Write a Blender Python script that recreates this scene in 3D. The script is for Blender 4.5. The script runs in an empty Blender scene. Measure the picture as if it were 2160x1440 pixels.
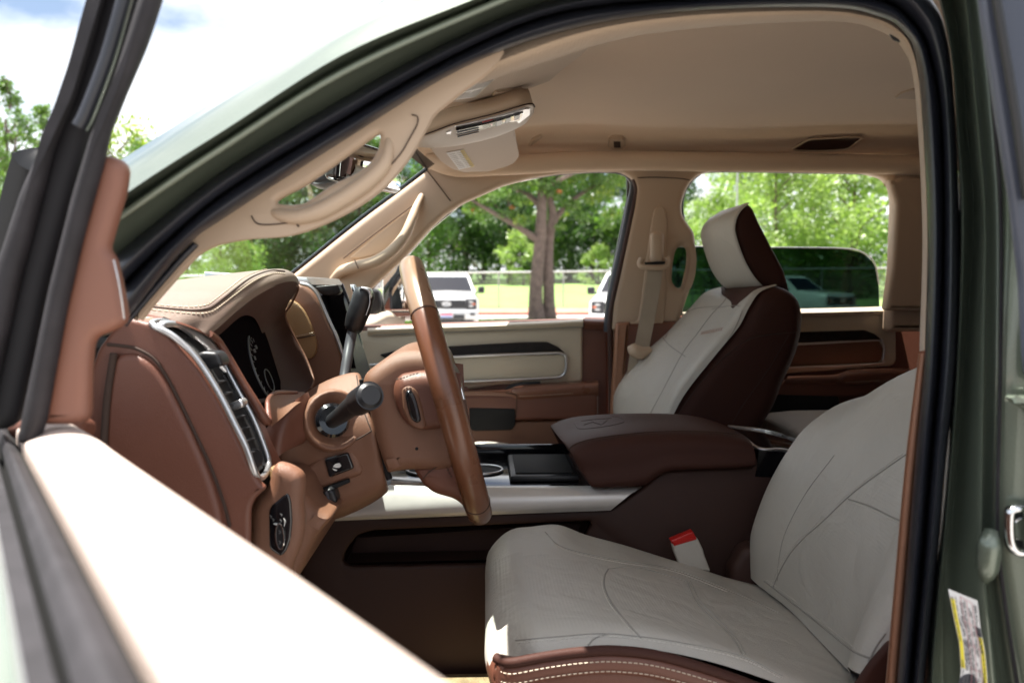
import bpy, bmesh, math, random
import numpy as np
from mathutils import Vector, Matrix

S = bpy.context.scene
COL = S.collection
R = math.radians

# ------------------------------------------------------------------ camera
CH = 1.55            # eye height
FPX = 1740.0         # focal length in pixels of the 2160 wide frame
YAW, PITCH = R(1.81), R(3.85)
cd = bpy.data.cameras.new("camera")
cam = bpy.data.objects.new("camera", cd)
COL.objects.link(cam)
cam.location = (0, 0, CH)
cam.rotation_euler = (math.pi / 2 - PITCH, 0, -YAW)
cd.sensor_width = 36.0
cd.lens = 36.0 * FPX / 2160.0
cd.clip_start = 0.01
cd.clip_end = 2000
cd.dof.use_dof = True
cd.dof.focus_distance = 1.30
cd.dof.aperture_fstop = 5.4
S.camera = cam

# ------------------------------------------------------------------ sky and sun
SUN = Vector((-0.27, 0.045, 1.0)).normalized()      # direction towards the sun
el = math.asin(SUN.z)
az = math.atan2(SUN.x, SUN.y)
w = bpy.data.worlds.new("World")
S.world = w
w.use_nodes = True
nt = w.node_tree
nt.nodes.clear()
def wn(t, **k):
    n = nt.nodes.new(t)
    for a, b in k.items():
        setattr(n, a, b)
    return n
sky = wn('ShaderNodeTexSky', sky_type='NISHITA', sun_disc=False)
sky.sun_elevation = el
sky.sun_rotation = az
sky.dust_density = 2.2
tc = wn('ShaderNodeTexCoord')
mp = wn('ShaderNodeMapping')
mp.inputs['Scale'].default_value = (1.0, 1.0, 2.2)
mp.inputs['Location'].default_value = (3.1, 1.0, 0.0)
no = wn('ShaderNodeTexNoise')
no.inputs['Scale'].default_value = 2.2
no.inputs['Detail'].default_value = 8
no.inputs['Roughness'].default_value = 0.52
cr = wn('ShaderNodeValToRGB')
cr.color_ramp.elements[0].position = 0.42
cr.color_ramp.elements[1].position = 0.56
mx = wn('ShaderNodeMix', data_type='RGBA')
mx.inputs[7].default_value = (10.5, 10.6, 10.8, 1)
bg = wn('ShaderNodeBackground')
bg.inputs['Strength'].default_value = 0.06
wo = wn('ShaderNodeOutputWorld')
nt.links.new(tc.outputs['Generated'], mp.inputs['Vector'])
nt.links.new(mp.outputs[0], no.inputs['Vector'])
nt.links.new(no.outputs[0], cr.inputs[0])
nt.links.new(cr.outputs[0], mx.inputs[0])
nt.links.new(sky.outputs[0], mx.inputs[6])
nt.links.new(mx.outputs[2], bg.inputs[0])
nt.links.new(bg.outputs[0], wo.inputs[0])

sd = bpy.data.lights.new("sun", 'SUN')
sd.energy = 5.0
sd.angle = R(0.5)
sd.color = (1.0, 0.95, 0.87)
so = bpy.data.objects.new("sun", sd)
COL.objects.link(so)
so.rotation_euler = SUN.to_track_quat('Z', 'Y').to_euler()
so.location = (0, 0, 20)

S.view_settings.view_transform = 'Standard'
S.view_settings.look = 'None'
S.view_settings.exposure = 1.65
S.view_settings.gamma = 1.0
S.render.engine = 'CYCLES'
S.cycles.max_bounces = 10
S.cycles.diffuse_bounces = 5
S.cycles.transparent_max_bounces = 16
S.cycles.use_denoising = True
S.cycles.caustics_reflective = False
S.cycles.caustics_refractive = False

# ------------------------------------------------------------------ materials
MAT = {}
def mat(name, col, rough=0.5, metal=0.0, spec=0.5, bump=None, var=None, coat=0.0, sheen=0.0, emis=None, trans=0.0, coatr=0.05, crease=None):
    """bump=(kind, scale, strength, distance); var=(scale, amount) mottles the colour."""
    m = bpy.data.materials.new(name)
    m.use_nodes = True
    n = m.node_tree.nodes
    L = m.node_tree.links
    b = n['Principled BSDF']
    b.inputs['Base Color'].default_value = (*col, 1)
    b.inputs['Roughness'].default_value = rough
    b.inputs['Metallic'].default_value = metal
    b.inputs['Specular IOR Level'].default_value = spec
    b.inputs['Coat Weight'].default_value = coat
    b.inputs['Coat Roughness'].default_value = coatr
    b.inputs['Sheen Weight'].default_value = sheen
    if emis:
        b.inputs['Emission Color'].default_value = (*emis[0], 1)
        b.inputs['Emission Strength'].default_value = emis[1]
    t = n.new('ShaderNodeTexCoord')
    if var:
        q = n.new('ShaderNodeTexNoise')
        q.inputs['Scale'].default_value = var[0]
        q.inputs['Detail'].default_value = 5
        L.new(t.outputs['Object'], q.inputs['Vector'])
        r = n.new('ShaderNodeMapRange')
        r.inputs[3].default_value = 1 - var[1]
        r.inputs[4].default_value = 1 + var[1]
        r.inputs[1].default_value = 0.25
        r.inputs[2].default_value = 0.75
        L.new(q.outputs[0], r.inputs[0])
        h = n.new('ShaderNodeMix')
        h.data_type = 'RGBA'
        h.blend_type = 'MULTIPLY'
        h.inputs[0].default_value = 1
        h.inputs[6].default_value = (*col, 1)
        L.new(r.outputs[0], h.inputs[7])
        L.new(h.outputs[2], b.inputs['Base Color'])
        r2 = n.new('ShaderNodeMapRange')
        r2.inputs[3].default_value = max(0, rough - 0.08)
        r2.inputs[4].default_value = min(1, rough + 0.08)
        L.new(q.outputs[0], r2.inputs[0])
        L.new(r2.outputs[0], b.inputs['Roughness'])
    if bump:
        kind, sc, st, di = bump
        if kind == 'leather':
            q = n.new('ShaderNodeTexVoronoi')
            q.feature = 'DISTANCE_TO_EDGE'
            q.inputs['Scale'].default_value = sc
            q.inputs['Randomness'].default_value = 1
            # warp the cells a little
            w_ = n.new('ShaderNodeTexNoise')
            w_.inputs['Scale'].default_value = sc * 0.6
            L.new(t.outputs['Object'], w_.inputs['Vector'])
            a = n.new('ShaderNodeMix')
            a.data_type = 'RGBA'
            a.inputs[0].default_value = 0.012 * 300 / sc
            L.new(t.outputs['Object'], a.inputs[6])
            L.new(w_.outputs[1], a.inputs[7])
            L.new(a.outputs[2], q.inputs['Vector'])
            cl = n.new('ShaderNodeMapRange')
            cl.inputs[2].default_value = 0.25
            L.new(q.outputs[0], cl.inputs[0])
            out = cl.outputs[0]
        elif kind == 'weave':
            q = n.new('ShaderNodeTexVoronoi')
            q.inputs['Scale'].default_value = sc
            q.inputs['Randomness'].default_value = 0.0
            L.new(t.outputs['Object'], q.inputs['Vector'])
            out = q.outputs[0]
        else:
            q = n.new('ShaderNodeTexNoise')
            q.inputs['Scale'].default_value = sc
            q.inputs['Detail'].default_value = 6
            L.new(t.outputs['Object'], q.inputs['Vector'])
            out = q.outputs[0]
        if crease:
            q2 = n.new('ShaderNodeTexNoise')
            q2.inputs['Scale'].default_value = crease[0]
            q2.inputs['Detail'].default_value = 3
            q2.inputs['Distortion'].default_value = 1.2
            L.new(t.outputs['Object'], q2.inputs['Vector'])
            b2 = n.new('ShaderNodeBump')
            b2.inputs['Strength'].default_value = crease[1]
            b2.inputs['Distance'].default_value = crease[2]
            L.new(q2.outputs[0], b2.inputs['Height'])
        bn = n.new('ShaderNodeBump')
        if crease: L.new(b2.outputs[0], bn.inputs['Normal'])
        bn.inputs['Strength'].default_value = st
        bn.inputs['Distance'].default_value = di
        L.new(out, bn.inputs['Height'])
        L.new(bn.outputs[0], b.inputs['Normal'])
    MAT[name] = m
    return m

def glassy(name, tint, refl=0.04, rough=0.0):
    m = bpy.data.materials.new(name)
    m.use_nodes = True
    n = m.node_tree.nodes
    L = m.node_tree.links
    n.remove(n['Principled BSDF'])
    o = n['Material Output']
    t = n.new('ShaderNodeBsdfTransparent')
    t.inputs[0].default_value = (*tint, 1)
    g = n.new('ShaderNodeBsdfGlossy')
    g.inputs['Roughness'].default_value = rough
    f = n.new('ShaderNodeFresnel')
    f.inputs[0].default_value = 1.0 + refl * 12
    mx_ = n.new('ShaderNodeMixShader')
    L.new(f.outputs[0], mx_.inputs[0])
    L.new(t.outputs[0], mx_.inputs[1])
    L.new(g.outputs[0], mx_.inputs[2])
    L.new(mx_.outputs[0], o.inputs[0])
    MAT[name] = m
    return m

def paint(name, col, flake=0.35, rough=0.34):
    m = mat(name, col, rough, 0.35, 0.5, coat=0.7, coatr=0.06)
    n = m.node_tree.nodes
    L = m.node_tree.links
    b = n['Principled BSDF']
    t = n.new('ShaderNodeTexCoord')
    q = n.new('ShaderNodeTexVoronoi')
    q.inputs['Scale'].default_value = 900
    L.new(t.outputs['Object'], q.inputs['Vector'])
    r = n.new('ShaderNodeValToRGB')
    r.color_ramp.elements[0].color = (*[c * (1 + flake * 1.6) for c in col], 1)
    r.color_ramp.elements[0].position = 0.05
    r.color_ramp.elements[1].color = (*col, 1)
    r.color_ramp.elements[1].position = 0.35
    L.new(q.outputs[0], r.inputs[0])
    L.new(r.outputs[0], b.inputs['Base Color'])
    return m

paint('green_paint', (0.150, 0.180, 0.138))
mat('white_paint', (0.80, 0.80, 0.80), 0.3, coat=1.0)
mat('silver_paint', (0.55, 0.56, 0.58), 0.3, 0.3, coat=1.0)
mat('blue_paint', (0.08, 0.16, 0.30), 0.3, 0.2, coat=1.0)
mat('rubber', (0.019, 0.021, 0.029), 0.36, spec=0.6, bump=('noise', 900, 0.15, 0.0006), var=(9, 0.25))
mat('grey_rubber', (0.024, 0.022, 0.025), 0.65, spec=0.3, bump=('noise', 400, 0.35, 0.0008), var=(40, 0.35))
mat('gloss_black', (0.008, 0.008, 0.010), 0.12, coat=0.5)
mat('black_plastic', (0.014, 0.014, 0.016), 0.42, bump=('noise', 1500, 0.1, 0.0004))
mat('black_hole', (0.004, 0.004, 0.005), 0.8)
mat('slat_black', (0.016, 0.016, 0.018), 0.55, spec=0.3)
mat('grey_plastic', (0.07, 0.07, 0.08), 0.35)
mat('applique', (0.055, 0.062, 0.085), 0.35, bump=('noise', 900, 0.1, 0.0004))
mat('sail_brown', (0.195, 0.083, 0.054), 0.45, bump=('leather', 600, 0.2, 0.0007))
mat('matte_black', (0.010, 0.009, 0.011), 0.65, spec=0.3)
mat('brown_leather', (0.155, 0.058, 0.036), 0.42, bump=('leather', 480, 0.22, 0.0008), var=(6, 0.10))
mat('shroud_brown_shaded', (0.060, 0.030, 0.024), 0.6, spec=0.2, bump=('leather', 900, 0.12, 0.0005))  # darker brown: the hood's shade inside the shroud is put into the colour
mat('rim_upper_lit', (0.27, 0.155, 0.095), 0.30, bump=('leather', 900, 0.08, 0.0005), var=(18, 0.10), coat=0.4, coatr=0.22)  # wood-like upper segment, with sun glare put into its lighter colour
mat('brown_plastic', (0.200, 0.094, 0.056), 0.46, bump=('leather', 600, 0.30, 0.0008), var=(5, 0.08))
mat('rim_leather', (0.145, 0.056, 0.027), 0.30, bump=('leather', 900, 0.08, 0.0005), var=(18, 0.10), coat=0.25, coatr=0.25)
mat('dark_brown', (0.060, 0.026, 0.020), 0.50, spec=0.12, bump=('leather', 500, 0.25, 0.0008), var=(5, 0.10))
mat('dark_brown_plastic', (0.054, 0.026, 0.020), 0.55, spec=0.35, bump=('leather', 900, 0.12, 0.0005), var=(4, 0.10))
mat('taupe_leather', (0.21, 0.15, 0.118), 0.45, bump=('leather', 620, 0.45, 0.0011), var=(5, 0.08))
mat('tan_leather', (0.34, 0.20, 0.09), 0.42, bump=('leather', 420, 0.45, 0.0012), var=(5, 0.08))
mat('cream_leather', (0.53, 0.50, 0.445), 0.40, bump=('leather', 420, 0.30, 0.0009), var=(7, 0.06), crease=(11, 0.45, 0.010))
mat('cream_perforated', (0.51, 0.482, 0.43), 0.5, bump=('weave', 210, 0.45, 0.0010), var=(7, 0.06), crease=(12, 0.5, 0.010))
mat('beige_trim', (0.52, 0.395, 0.285), 0.50, bump=('noise', 900, 0.10, 0.0004), var=(3, 0.04))
mat('beige_cloth', (0.50, 0.385, 0.28), 0.85, spec=0.2, bump=('weave', 260, 0.6, 0.0012), var=(3, 0.05), sheen=0.2)
mat('headliner', (0.72, 0.555, 0.405), 0.9, spec=0.1, bump=('noise', 420, 0.5, 0.0010), var=(3, 0.04), sheen=0.3)
mat('cream_trim', (0.62, 0.54, 0.42), 0.42, bump=('leather', 500, 0.12, 0.0006), var=(4, 0.04))
mat('webbing', (0.42, 0.35, 0.27), 0.8, bump=('weave', 600, 0.4, 0.0006), var=(20, 0.06))
mat('chrome', (0.75, 0.76, 0.78), 0.12, 1.0)
mat('satin_silver', (0.62, 0.62, 0.63), 0.34, 0.9, var=(30, 0.05))
mat('pillar_brown_lit', (0.34, 0.165, 0.095), 0.42, bump=('leather', 500, 0.3, 0.0009), var=(6, 0.08))  # brown trim with the window light on it put into a lighter colour
mat('armrest_leather_lit', (0.20, 0.082, 0.050), 0.30, bump=('leather', 500, 0.2, 0.0008), var=(6, 0.08), coat=0.3, coatr=0.3)  # glossier brown leather, sky light on the armrest tops put into the colour
mat('satin_trim', (0.72, 0.69, 0.66), 0.40, 0.35, var=(16, 0.06))
mat('wood', (0.016, 0.012, 0.011), 0.4, spec=0.2, coat=0.02, var=(60, 0.5))
mat('screen', (0.007, 0.006, 0.007), 0.8, spec=0.0)
mat('screen_red', (0.25, 0.01, 0.01), 0.2, emis=((0.5, 0.015, 0.01), 0.25))
mat('thread', (0.62, 0.52, 0.40), 0.7)
mat('dark_thread', (0.10, 0.05, 0.035), 0.7)
mat('seam', (0.05, 0.028, 0.02), 0.8)
mat('cream_seam', (0.34, 0.32, 0.285), 0.8)
mat('cream_stitch', (0.66, 0.63, 0.57), 0.7)
mat('belt_leather', (0.60, 0.49, 0.43), 0.42, bump=('leather', 420, 0.3, 0.001), var=(6, 0.06))
mat('red_button', (0.55, 0.015, 0.012), 0.3)
mat('label_white', (0.72, 0.71, 0.70), 0.4)
mat('label_yellow', (0.78, 0.66, 0.03), 0.4)
mat('visor_yellow', (0.66, 0.50, 0.12), 0.5)
mat('label_ink', (0.05, 0.05, 0.06), 0.5)
mat('label_grey', (0.36, 0.33, 0.32), 0.5)
mat('label_pink', (0.55, 0.22, 0.24), 0.5)
mat('white_mark', (0.75, 0.75, 0.72), 0.5)
mat('grey_mark', (0.13, 0.13, 0.13), 0.5)
mat('embossed', (0.42, 0.24, 0.19), 0.6)
mat('carpet', (0.045, 0.03, 0.025), 0.95, bump=('noise', 300, 0.8, 0.004), var=(60, 0.4))
mat('mat_tan', (0.28, 0.2, 0.11), 0.95, bump=('noise', 300, 0.8, 0.004), var=(60, 0.3))
mat('mirror_glass', (0.9, 0.92, 0.93), 0.01, 1.0)
glassy('clear_glass', (0.84, 0.93, 0.90), 0.012)
glassy('tint_glass', (0.13, 0.19, 0.175), 0.014)
glassy('car_glass', (0.16, 0.22, 0.24), 0.11)

# ------------------------------------------------------------------ picture ray -> point
_f = Vector((math.sin(YAW) * math.cos(PITCH), math.cos(YAW) * math.cos(PITCH), -math.sin(PITCH)))
_r = Vector((math.cos(YAW), -math.sin(YAW), 0))
_u = _r.cross(_f)
CAMP = Vector((0, 0, CH))
def ray(px, py):
    return _f + _r * ((px - 1080) / FPX) - _u * ((py - 720) / FPX)
def W(px, py, d, tb=0.0):
    """world point at lateral distance d; tb leans the plane inwards above the beltline"""
    v = ray(px, py)
    dd = d
    for _ in range(4):
        p = CAMP + v * (dd / v.y)
        dd = d + tb * max(0.0, p.z - 1.42)
    return CAMP + v * (dd / v.y)
def WP(px, py, P0, N):
    v = ray(px, py)
    return CAMP + v * ((P0 - CAMP).dot(N) / v.dot(N))

# ------------------------------------------------------------------ mesh helpers
def link(ob, parent=None):
    COL.objects.link(ob)
    if parent is not None:
        ob.parent = parent
        ob.matrix_parent_inverse = _inv(parent)
    return ob
def _inv(p):
    m = Matrix.Identity(4)
    chain = []
    q = p
    while q is not None:
        chain.append(q)
        q = q.parent
    for q in reversed(chain):
        m = m @ (q.matrix_parent_inverse if q.parent else Matrix.Identity(4)) @ q.matrix_basis
    return m.inverted()

def finish(name, me, m, parent, angle=35, smooth=True):
    me.name = name
    me.materials.clear()
    me.materials.append(MAT[m] if isinstance(m, str) else m)
    if smooth:
        me.polygons.foreach_set('use_smooth', [True] * len(me.polygons))
        me.set_sharp_from_angle(angle=R(angle))
    me.update()
    ob = bpy.data.objects.new(name, me)
    return link(ob, parent)

def tag(o, label=None, cat=None, group=None, kind=None):
    if label: o['label'] = label
    if cat: o['category'] = cat
    if group: o['group'] = group
    if kind: o['kind'] = kind
    return o
def empty(name, loc, rz=0):
    o = bpy.data.objects.new(name, None)
    o.empty_display_size = 0.2
    o.location = loc
    o.rotation_euler = (0, 0, rz)
    COL.objects.link(o)
    return o

def cat(pts, k=6, closed=False):
    """Catmull-Rom through pts, k steps per span"""
    P = np.array([tuple(p) for p in pts], float)
    n = len(P)
    out = []
    spans = n if closed else n - 1
    for i in range(spans):
        if closed:
            a, b, c, d = P[(i - 1) % n], P[i], P[(i + 1) % n], P[(i + 2) % n]
        else:
            b, c = P[i], P[i + 1]
            a = P[i - 1] if i > 0 else 2 * b - c
            d = P[i + 2] if i + 2 < n else 2 * c - b
        for j in range(k):
            t = j / k
            out.append(0.5 * ((2 * b) + (c - a) * t + (2 * a - 5 * b + 4 * c - d) * t * t + (3 * b - a - 3 * c + d) * t ** 3))
    if not closed:
        out.append(P[-1])
    return np.array(out)

def P3(p, tb=0.0):
    return p if isinstance(p, Vector) else W(p[0], p[1], p[2], p[3] if len(p) > 3 else tb)
def PX(pts, d, tb=0.0):
    return [W(x, y, d, tb) for x, y in pts]

def grid(name, rows, m, parent, ku=6, kv=4, cu=False, cv=False, thick=0.0, flip=False, angle=60, caps=False, tb=0.0, lin_v=False, lin_u=False):
    """smooth surface through a grid of points; rows of (px,py,d) or Vectors"""
    A = [np.array([tuple(P3(p, tb)) for p in r]) for r in rows]
    def res(P, k, closed, lin):
        if k <= 1: return P
        if lin:
            o = []
            n = len(P)
            for i in range(n if closed else n - 1):
                for j in range(k):
                    o.append(P[i] + (P[(i + 1) % n] - P[i]) * j / k)
            if not closed: o.append(P[-1])
            return np.array(o)
        return cat(P, k, closed)
    A = np.array([res(r, ku, cu, lin_u) for r in A])
    B = np.array([res(A[:, j], kv, cv, lin_v) for j in range(A.shape[1])]).transpose(1, 0, 2)
    nv, nu = B.shape[:2]
    V = B.reshape(-1, 3).tolist()
    F = []
    for i in range(nv if cv else nv - 1):
        for j in range(nu if cu else nu - 1):
            a = i * nu + j
            b = i * nu + (j + 1) % nu
            c = ((i + 1) % nv) * nu + (j + 1) % nu
            d = ((i + 1) % nv) * nu + j
            F.append((a, d, c, b) if flip else (a, b, c, d))
    if caps and cu:
        F.append(list(range(nu))[::1 if flip else -1])
        F.append([(nv - 1) * nu + j for j in range(nu)][::-1 if flip else 1])
    me = bpy.data.meshes.new(name)
    me.from_pydata(V, [], F)
    me.update()
    ob = finish(name, me, m, parent, angle)
    if thick:
        s = ob.modifiers.new('thickness', 'SOLIDIFY')
        s.thickness = thick
        s.offset = -1
    return ob

def frame(path, i, closed, ref):
    n = len(path)
    a = path[(i - 1) % n] if (closed or i > 0) else path[i]
    b = path[(i + 1) % n] if (closed or i < n - 1) else path[i]
    t = b - a
    t /= max(1e-9, np.linalg.norm(t))
    s = np.cross(t, ref)
    l = np.linalg.norm(s)
    if l < 1e-6:
        s = np.cross(t, (0.3, 0.5, 0.8)); l = np.linalg.norm(s)
    s /= l
    return t, s, np.cross(s, t)

def tube(name, pts, r, m, parent, k=5, seg=12, closed=False, ref=(0, 1, 0), prof=None, join=None, caps=True, angle=50):
    """round (or prof-shaped) sweep; r is a number or a list per control point"""
    P = np.array([tuple(P3(p)) for p in pts])
    C = cat(P, k, closed) if k > 1 else P
    if isinstance(r, (int, float)):
        rr = np.full(len(C), r)
    else:
        rr = np.interp(np.linspace(0, 1, len(C)), np.linspace(0, 1, len(r)), r)
    if prof is None:
        prof = [(math.cos(2 * math.pi * j / seg), math.sin(2 * math.pi * j / seg)) for j in range(seg)]
    n = len(prof)
    V, F = [], []
    ref = np.array(ref, float)
    for i in range(len(C)):
        t, s, u = frame(C, i, closed, ref)
        for a, b in prof:
            V.append(tuple(C[i] + s * a * rr[i] + u * b * rr[i]))
    N = len(C)
    for i in range(N if closed else N - 1):
        for j in range(n):
            F.append((i * n + j, i * n + (j + 1) % n, ((i + 1) % N) * n + (j + 1) % n, ((i + 1) % N) * n + j))
    if caps and not closed:
        F.append(list(range(n))[::-1])
        F.append([(N - 1) * n + j for j in range(n)])
    if join is not None:
        join.append((V, F))
        return None
    me = bpy.data.meshes.new(name)
    me.from_pydata(V, [], F)
    bm = bmesh.new(); bm.from_mesh(me); bmesh.ops.recalc_face_normals(bm, faces=bm.faces); bm.to_mesh(me); bm.free()
    return finish(name, me, m, parent, angle)

def joined(name, parts, m, parent, angle=40):
    V, F = [], []
    for v, f in parts:
        o = len(V)
        V += [tuple(x) for x in v]
        F += [[i + o for i in q] for q in f]
    me = bpy.data.meshes.new(name)
    me.from_pydata(V, [], F)
    bm = bmesh.new(); bm.from_mesh(me); bmesh.ops.recalc_face_normals(bm, faces=bm.faces); bm.to_mesh(me); bm.free()
    return finish(name, me, m, parent, angle)

def stitches(name, pts, m, parent, step=0.007, ln=0.0042, r=0.0006, off=(0, 0, 0), k=8, ref=(0, 1, 0)):
    P = cat([tuple(P3(p)) for p in pts], k) + np.array(off)
    d = np.r_[0, np.cumsum(np.linalg.norm(np.diff(P, axis=0), axis=1))]
    parts = []
    s = 0
    while s + ln < d[-1]:
        a = [np.interp(s, d, P[:, j]) for j in range(3)]
        b = [np.interp(s + ln, d, P[:, j]) for j in range(3)]
        tube(name, [Vector(a), Vector(b)], r, m, None, k=1, seg=5, join=parts, ref=ref)
        s += step
    return joined(name, parts, m, parent)

def round_poly(pts, r, n=5):
    """round the corners of a closed 2D polygon; r number or list"""
    out = []
    N = len(pts)
    for i in range(N):
        p = np.array(pts[i], float); a = np.array(pts[i - 1], float); b = np.array(pts[(i + 1) % N], float)
        ri = r[i] if isinstance(r, (list, tuple)) else r
        la, lb = np.linalg.norm(a - p), np.linalg.norm(b - p)
        q = min(ri, la * 0.48, lb * 0.48)
        if q < 1e-5:
            out.append(p); continue
        A = p + (a - p) / la * q
        B = p + (b - p) / lb * q
        for j in range(n + 1):
            t = j / n
            out.append((1 - t) ** 2 * A + 2 * t * (1 - t) * p + t * t * B)
    return out

def slab(name, loops, d, t, m, parent, bev=0.004, r=0.0, sm=0, plane=None, world=False, res=2, angle=40, tb=0.0, join=None):
    """solid plate whose outline (first loop) and holes (other loops) are given in picture
    pixels on the upright plane y=d (or plane=(P0,e1) with e1 horizontal in it) and which is t thick away from the camera"""
    if not isinstance(loops[0][0], (tuple, list)):
        loops = [loops]
    if plane is None:
        P0, e1, e2 = Vector((0, d, 0)), Vector((1, 0, 0)), Vector((0, 0, 1))
    else:
        P0, e1 = plane[0], plane[1].normalized()
        e2 = plane[2].normalized() if len(plane) > 2 else Vector((0, 0, 1))
    nz = e1.cross(e2)
    cu = bpy.data.curves.new(name, 'CURVE')
    cu.dimensions = '2D'
    cu.fill_mode = 'BOTH'
    for li, lp in enumerate(loops):
        if world:
            q = [Vector((a, b)) for a, b in lp]
        else:
            q = []
            for a, b in lp:
                p = WP(a, b, P0, nz) - P0
                q.append(Vector((p.dot(e1), p.dot(e2))))
        if sm:
            q = [Vector(c) for c in cat([tuple(v) for v in q], sm, True)]
        elif r:
            q = [Vector(c) for c in round_poly([tuple(v) for v in q], r)]
        sp = cu.splines.new('POLY')
        sp.points.add(len(q) - 1)
        for i, v in enumerate(q):
            sp.points[i].co = (v.x, v.y, 0, 1)
        sp.use_cyclic_u = True
    bev = min(bev, t * 0.49)
    cu.extrude = max(0.0, t / 2 - bev)
    cu.bevel_depth = bev
    cu.bevel_resolution = res
    cu.offset = -bev
    tmp = bpy.data.objects.new('tmp', cu)
    me = bpy.data.meshes.new_from_object(tmp)
    bpy.data.objects.remove(tmp)
    bpy.data.curves.remove(cu)
    M = Matrix((( e1.x, e2.x, nz.x, P0.x - nz.x * t / 2),
                ( e1.y, e2.y, nz.y, P0.y - nz.y * t / 2),
                ( e1.z, e2.z, nz.z, P0.z - nz.z * t / 2),
                (0, 0, 0, 1)))
    me.transform(M)
    bm = bmesh.new(); bm.from_mesh(me)
    bmesh.ops.remove_doubles(bm, verts=bm.verts, dist=1e-5)
    bmesh.ops.recalc_face_normals(bm, faces=bm.faces)
    bm.to_mesh(me); bm.free()
    return finish(name, me, m, parent, angle)

def box(name, c, s, m, parent, bev=0.004, rot=None, seg=2, join=None):
    bm = bmesh.new()
    bmesh.ops.create_cube(bm, size=1)
    for v in bm.verts:
        v.co = Vector((v.co.x * s[0], v.co.y * s[1], v.co.z * s[2]))
    if bev:
        bmesh.ops.bevel(bm, geom=bm.edges[:], offset=min(bev, min(s) * 0.45), segments=seg, affect='EDGES', profile=0.5)
    M = Matrix.Translation(c)
    if rot is not None:
        M = M @ rot.to_4x4()
    bmesh.ops.transform(bm, matrix=M, verts=bm.verts)
    if join is not None:
        bm.verts.ensure_lookup_table()
        for i, v in enumerate(bm.verts): v.index = i
        join.append(([tuple(v.co) for v in bm.verts], [[v.index for v in f.verts] for f in bm.faces]))
        bm.free()
        return None
    me = bpy.data.meshes.new(name)
    bm.to_mesh(me); bm.free()
    return finish(name, me, m, parent, 40)

def rot3(e1, e2, e3):
    return Matrix(((e1.x, e2.x, e3.x), (e1.y, e2.y, e3.y), (e1.z, e2.z, e3.z)))

def text(name, s, P, e1, e2, size, m, parent, ext=0.0002, align='CENTER'):
    cu = bpy.data.curves.new(name, 'FONT')
    cu.body = s
    cu.size = size
    cu.extrude = ext
    cu.align_x = align
    cu.align_y = 'CENTER'
    tmp = bpy.data.objects.new('tmp', cu)
    COL.objects.link(tmp)
    dg = bpy.context.evaluated_depsgraph_get()
    me = bpy.data.meshes.new_from_object(tmp.evaluated_get(dg))
    COL.objects.unlink(tmp)
    bpy.data.objects.remove(tmp)
    e1 = e1.normalized(); e2 = e2.normalized(); e3 = e1.cross(e2).normalized()
    M = Matrix(((e1.x, e2.x, e3.x, P.x), (e1.y, e2.y, e3.y, P.y), (e1.z, e2.z, e3.z, P.z), (0, 0, 0, 1)))
    me.transform(M)
    return finish(name, me, m, parent, 40, smooth=False)

def disc(name, c, n, r, t, m, parent, seg=28, bev=0.001, join=None, r2=None):
    """short cylinder with its front centre at c facing n"""
    n = n.normalized()
    a = n.orthogonal().normalized(); b = n.cross(a)
    rings = [(r - bev, 0.0), (r, -bev), (r2 or r, -t)]
    V, F = [], []
    for rr, h in rings:
        for j in range(seg):
            g = 2 * math.pi * j / seg
            V.append(tuple(c + a * math.cos(g) * rr + b * math.sin(g) * rr + n * h))
    for i in range(len(rings) - 1):
        for j in range(seg):
            F.append((i * seg + j, i * seg + (j + 1) % seg, (i + 1) * seg + (j + 1) % seg, (i + 1) * seg + j))
    F.append(list(range(seg)))
    F.append([(len(rings) - 1) * seg + j for j in range(seg)][::-1])
    if join is not None:
        join.append((V, F)); return None
    me = bpy.data.meshes.new(name)
    me.from_pydata(V, [], F)
    bm = bmesh.new(); bm.from_mesh(me); bmesh.ops.recalc_face_normals(bm, faces=bm.faces); bm.to_mesh(me); bm.free()
    return finish(name, me, m, parent, 30)

# ================================================================== THE TRUCK: body shell
truck = empty('pickup_truck', (0.3, 1.62, 0))
tag(truck, 'dark green pickup truck seen through its open driver door, cream and brown leather cabin', 'pickup truck')

# aperture of the driver's door: painted pillar and roof rail, swept as one skin
L0 = [(215,362),(330,290),(500,182),(720,55),(900,-40),(1130,-130),(1440,-190),(1740,-210),(1900,-215),(2100,-215),(2400,-215)]
L1 = [(215,443),(330,365),(480,270),(720,117),(953,17),(1167,-60),(1440,-105),(1740,-125),(1900,-125),(2100,-122),(2400,-110)]
L1b= [(215,452),(333,373),(484,278),(722,126),(956,26),(1168,-50),(1440,-95),(1740,-115),(1900,-115),(2100,-112),(2400,-100)]
L1c= [(215,470),(333,390),(484,292),(722,141),(960,34),(1168,-42),(1440,-88),(1740,-105),(1900,-105),(2100,-102),(2400,-92)]
L2 = [(218,482),(330,404),(480,304),(720,154),(990,30),(1167,-35),(1440,-80),(1740,-95),(1900,-95),(2100,-92),(2400,-85)]
L2b= [(219,494),(330,414),(480,313),(720,164),(985,40),(1167,-28),(1440,-74),(1740,-88),(1900,-88),(2100,-84),(2400,-78)]
L3 = [(222,560),(320,478),(480,357),(720,211),(953,87),(1167,0),(1440,-45),(1740,-60),(1900,-52),(1990,-40),(2100,-40)]
def rowd(L, d, tb=0.08): return [(x, y, d, tb) for x, y in L]
grid('roof_rail', [rowd(L0, .775), rowd([((a[0]+b[0])/2-6, (a[1]+b[1])/2-12) for a, b in zip(L0, L1)], .715), rowd(L1, .672)],
     'green_paint', truck, ku=6, kv=5)
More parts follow.
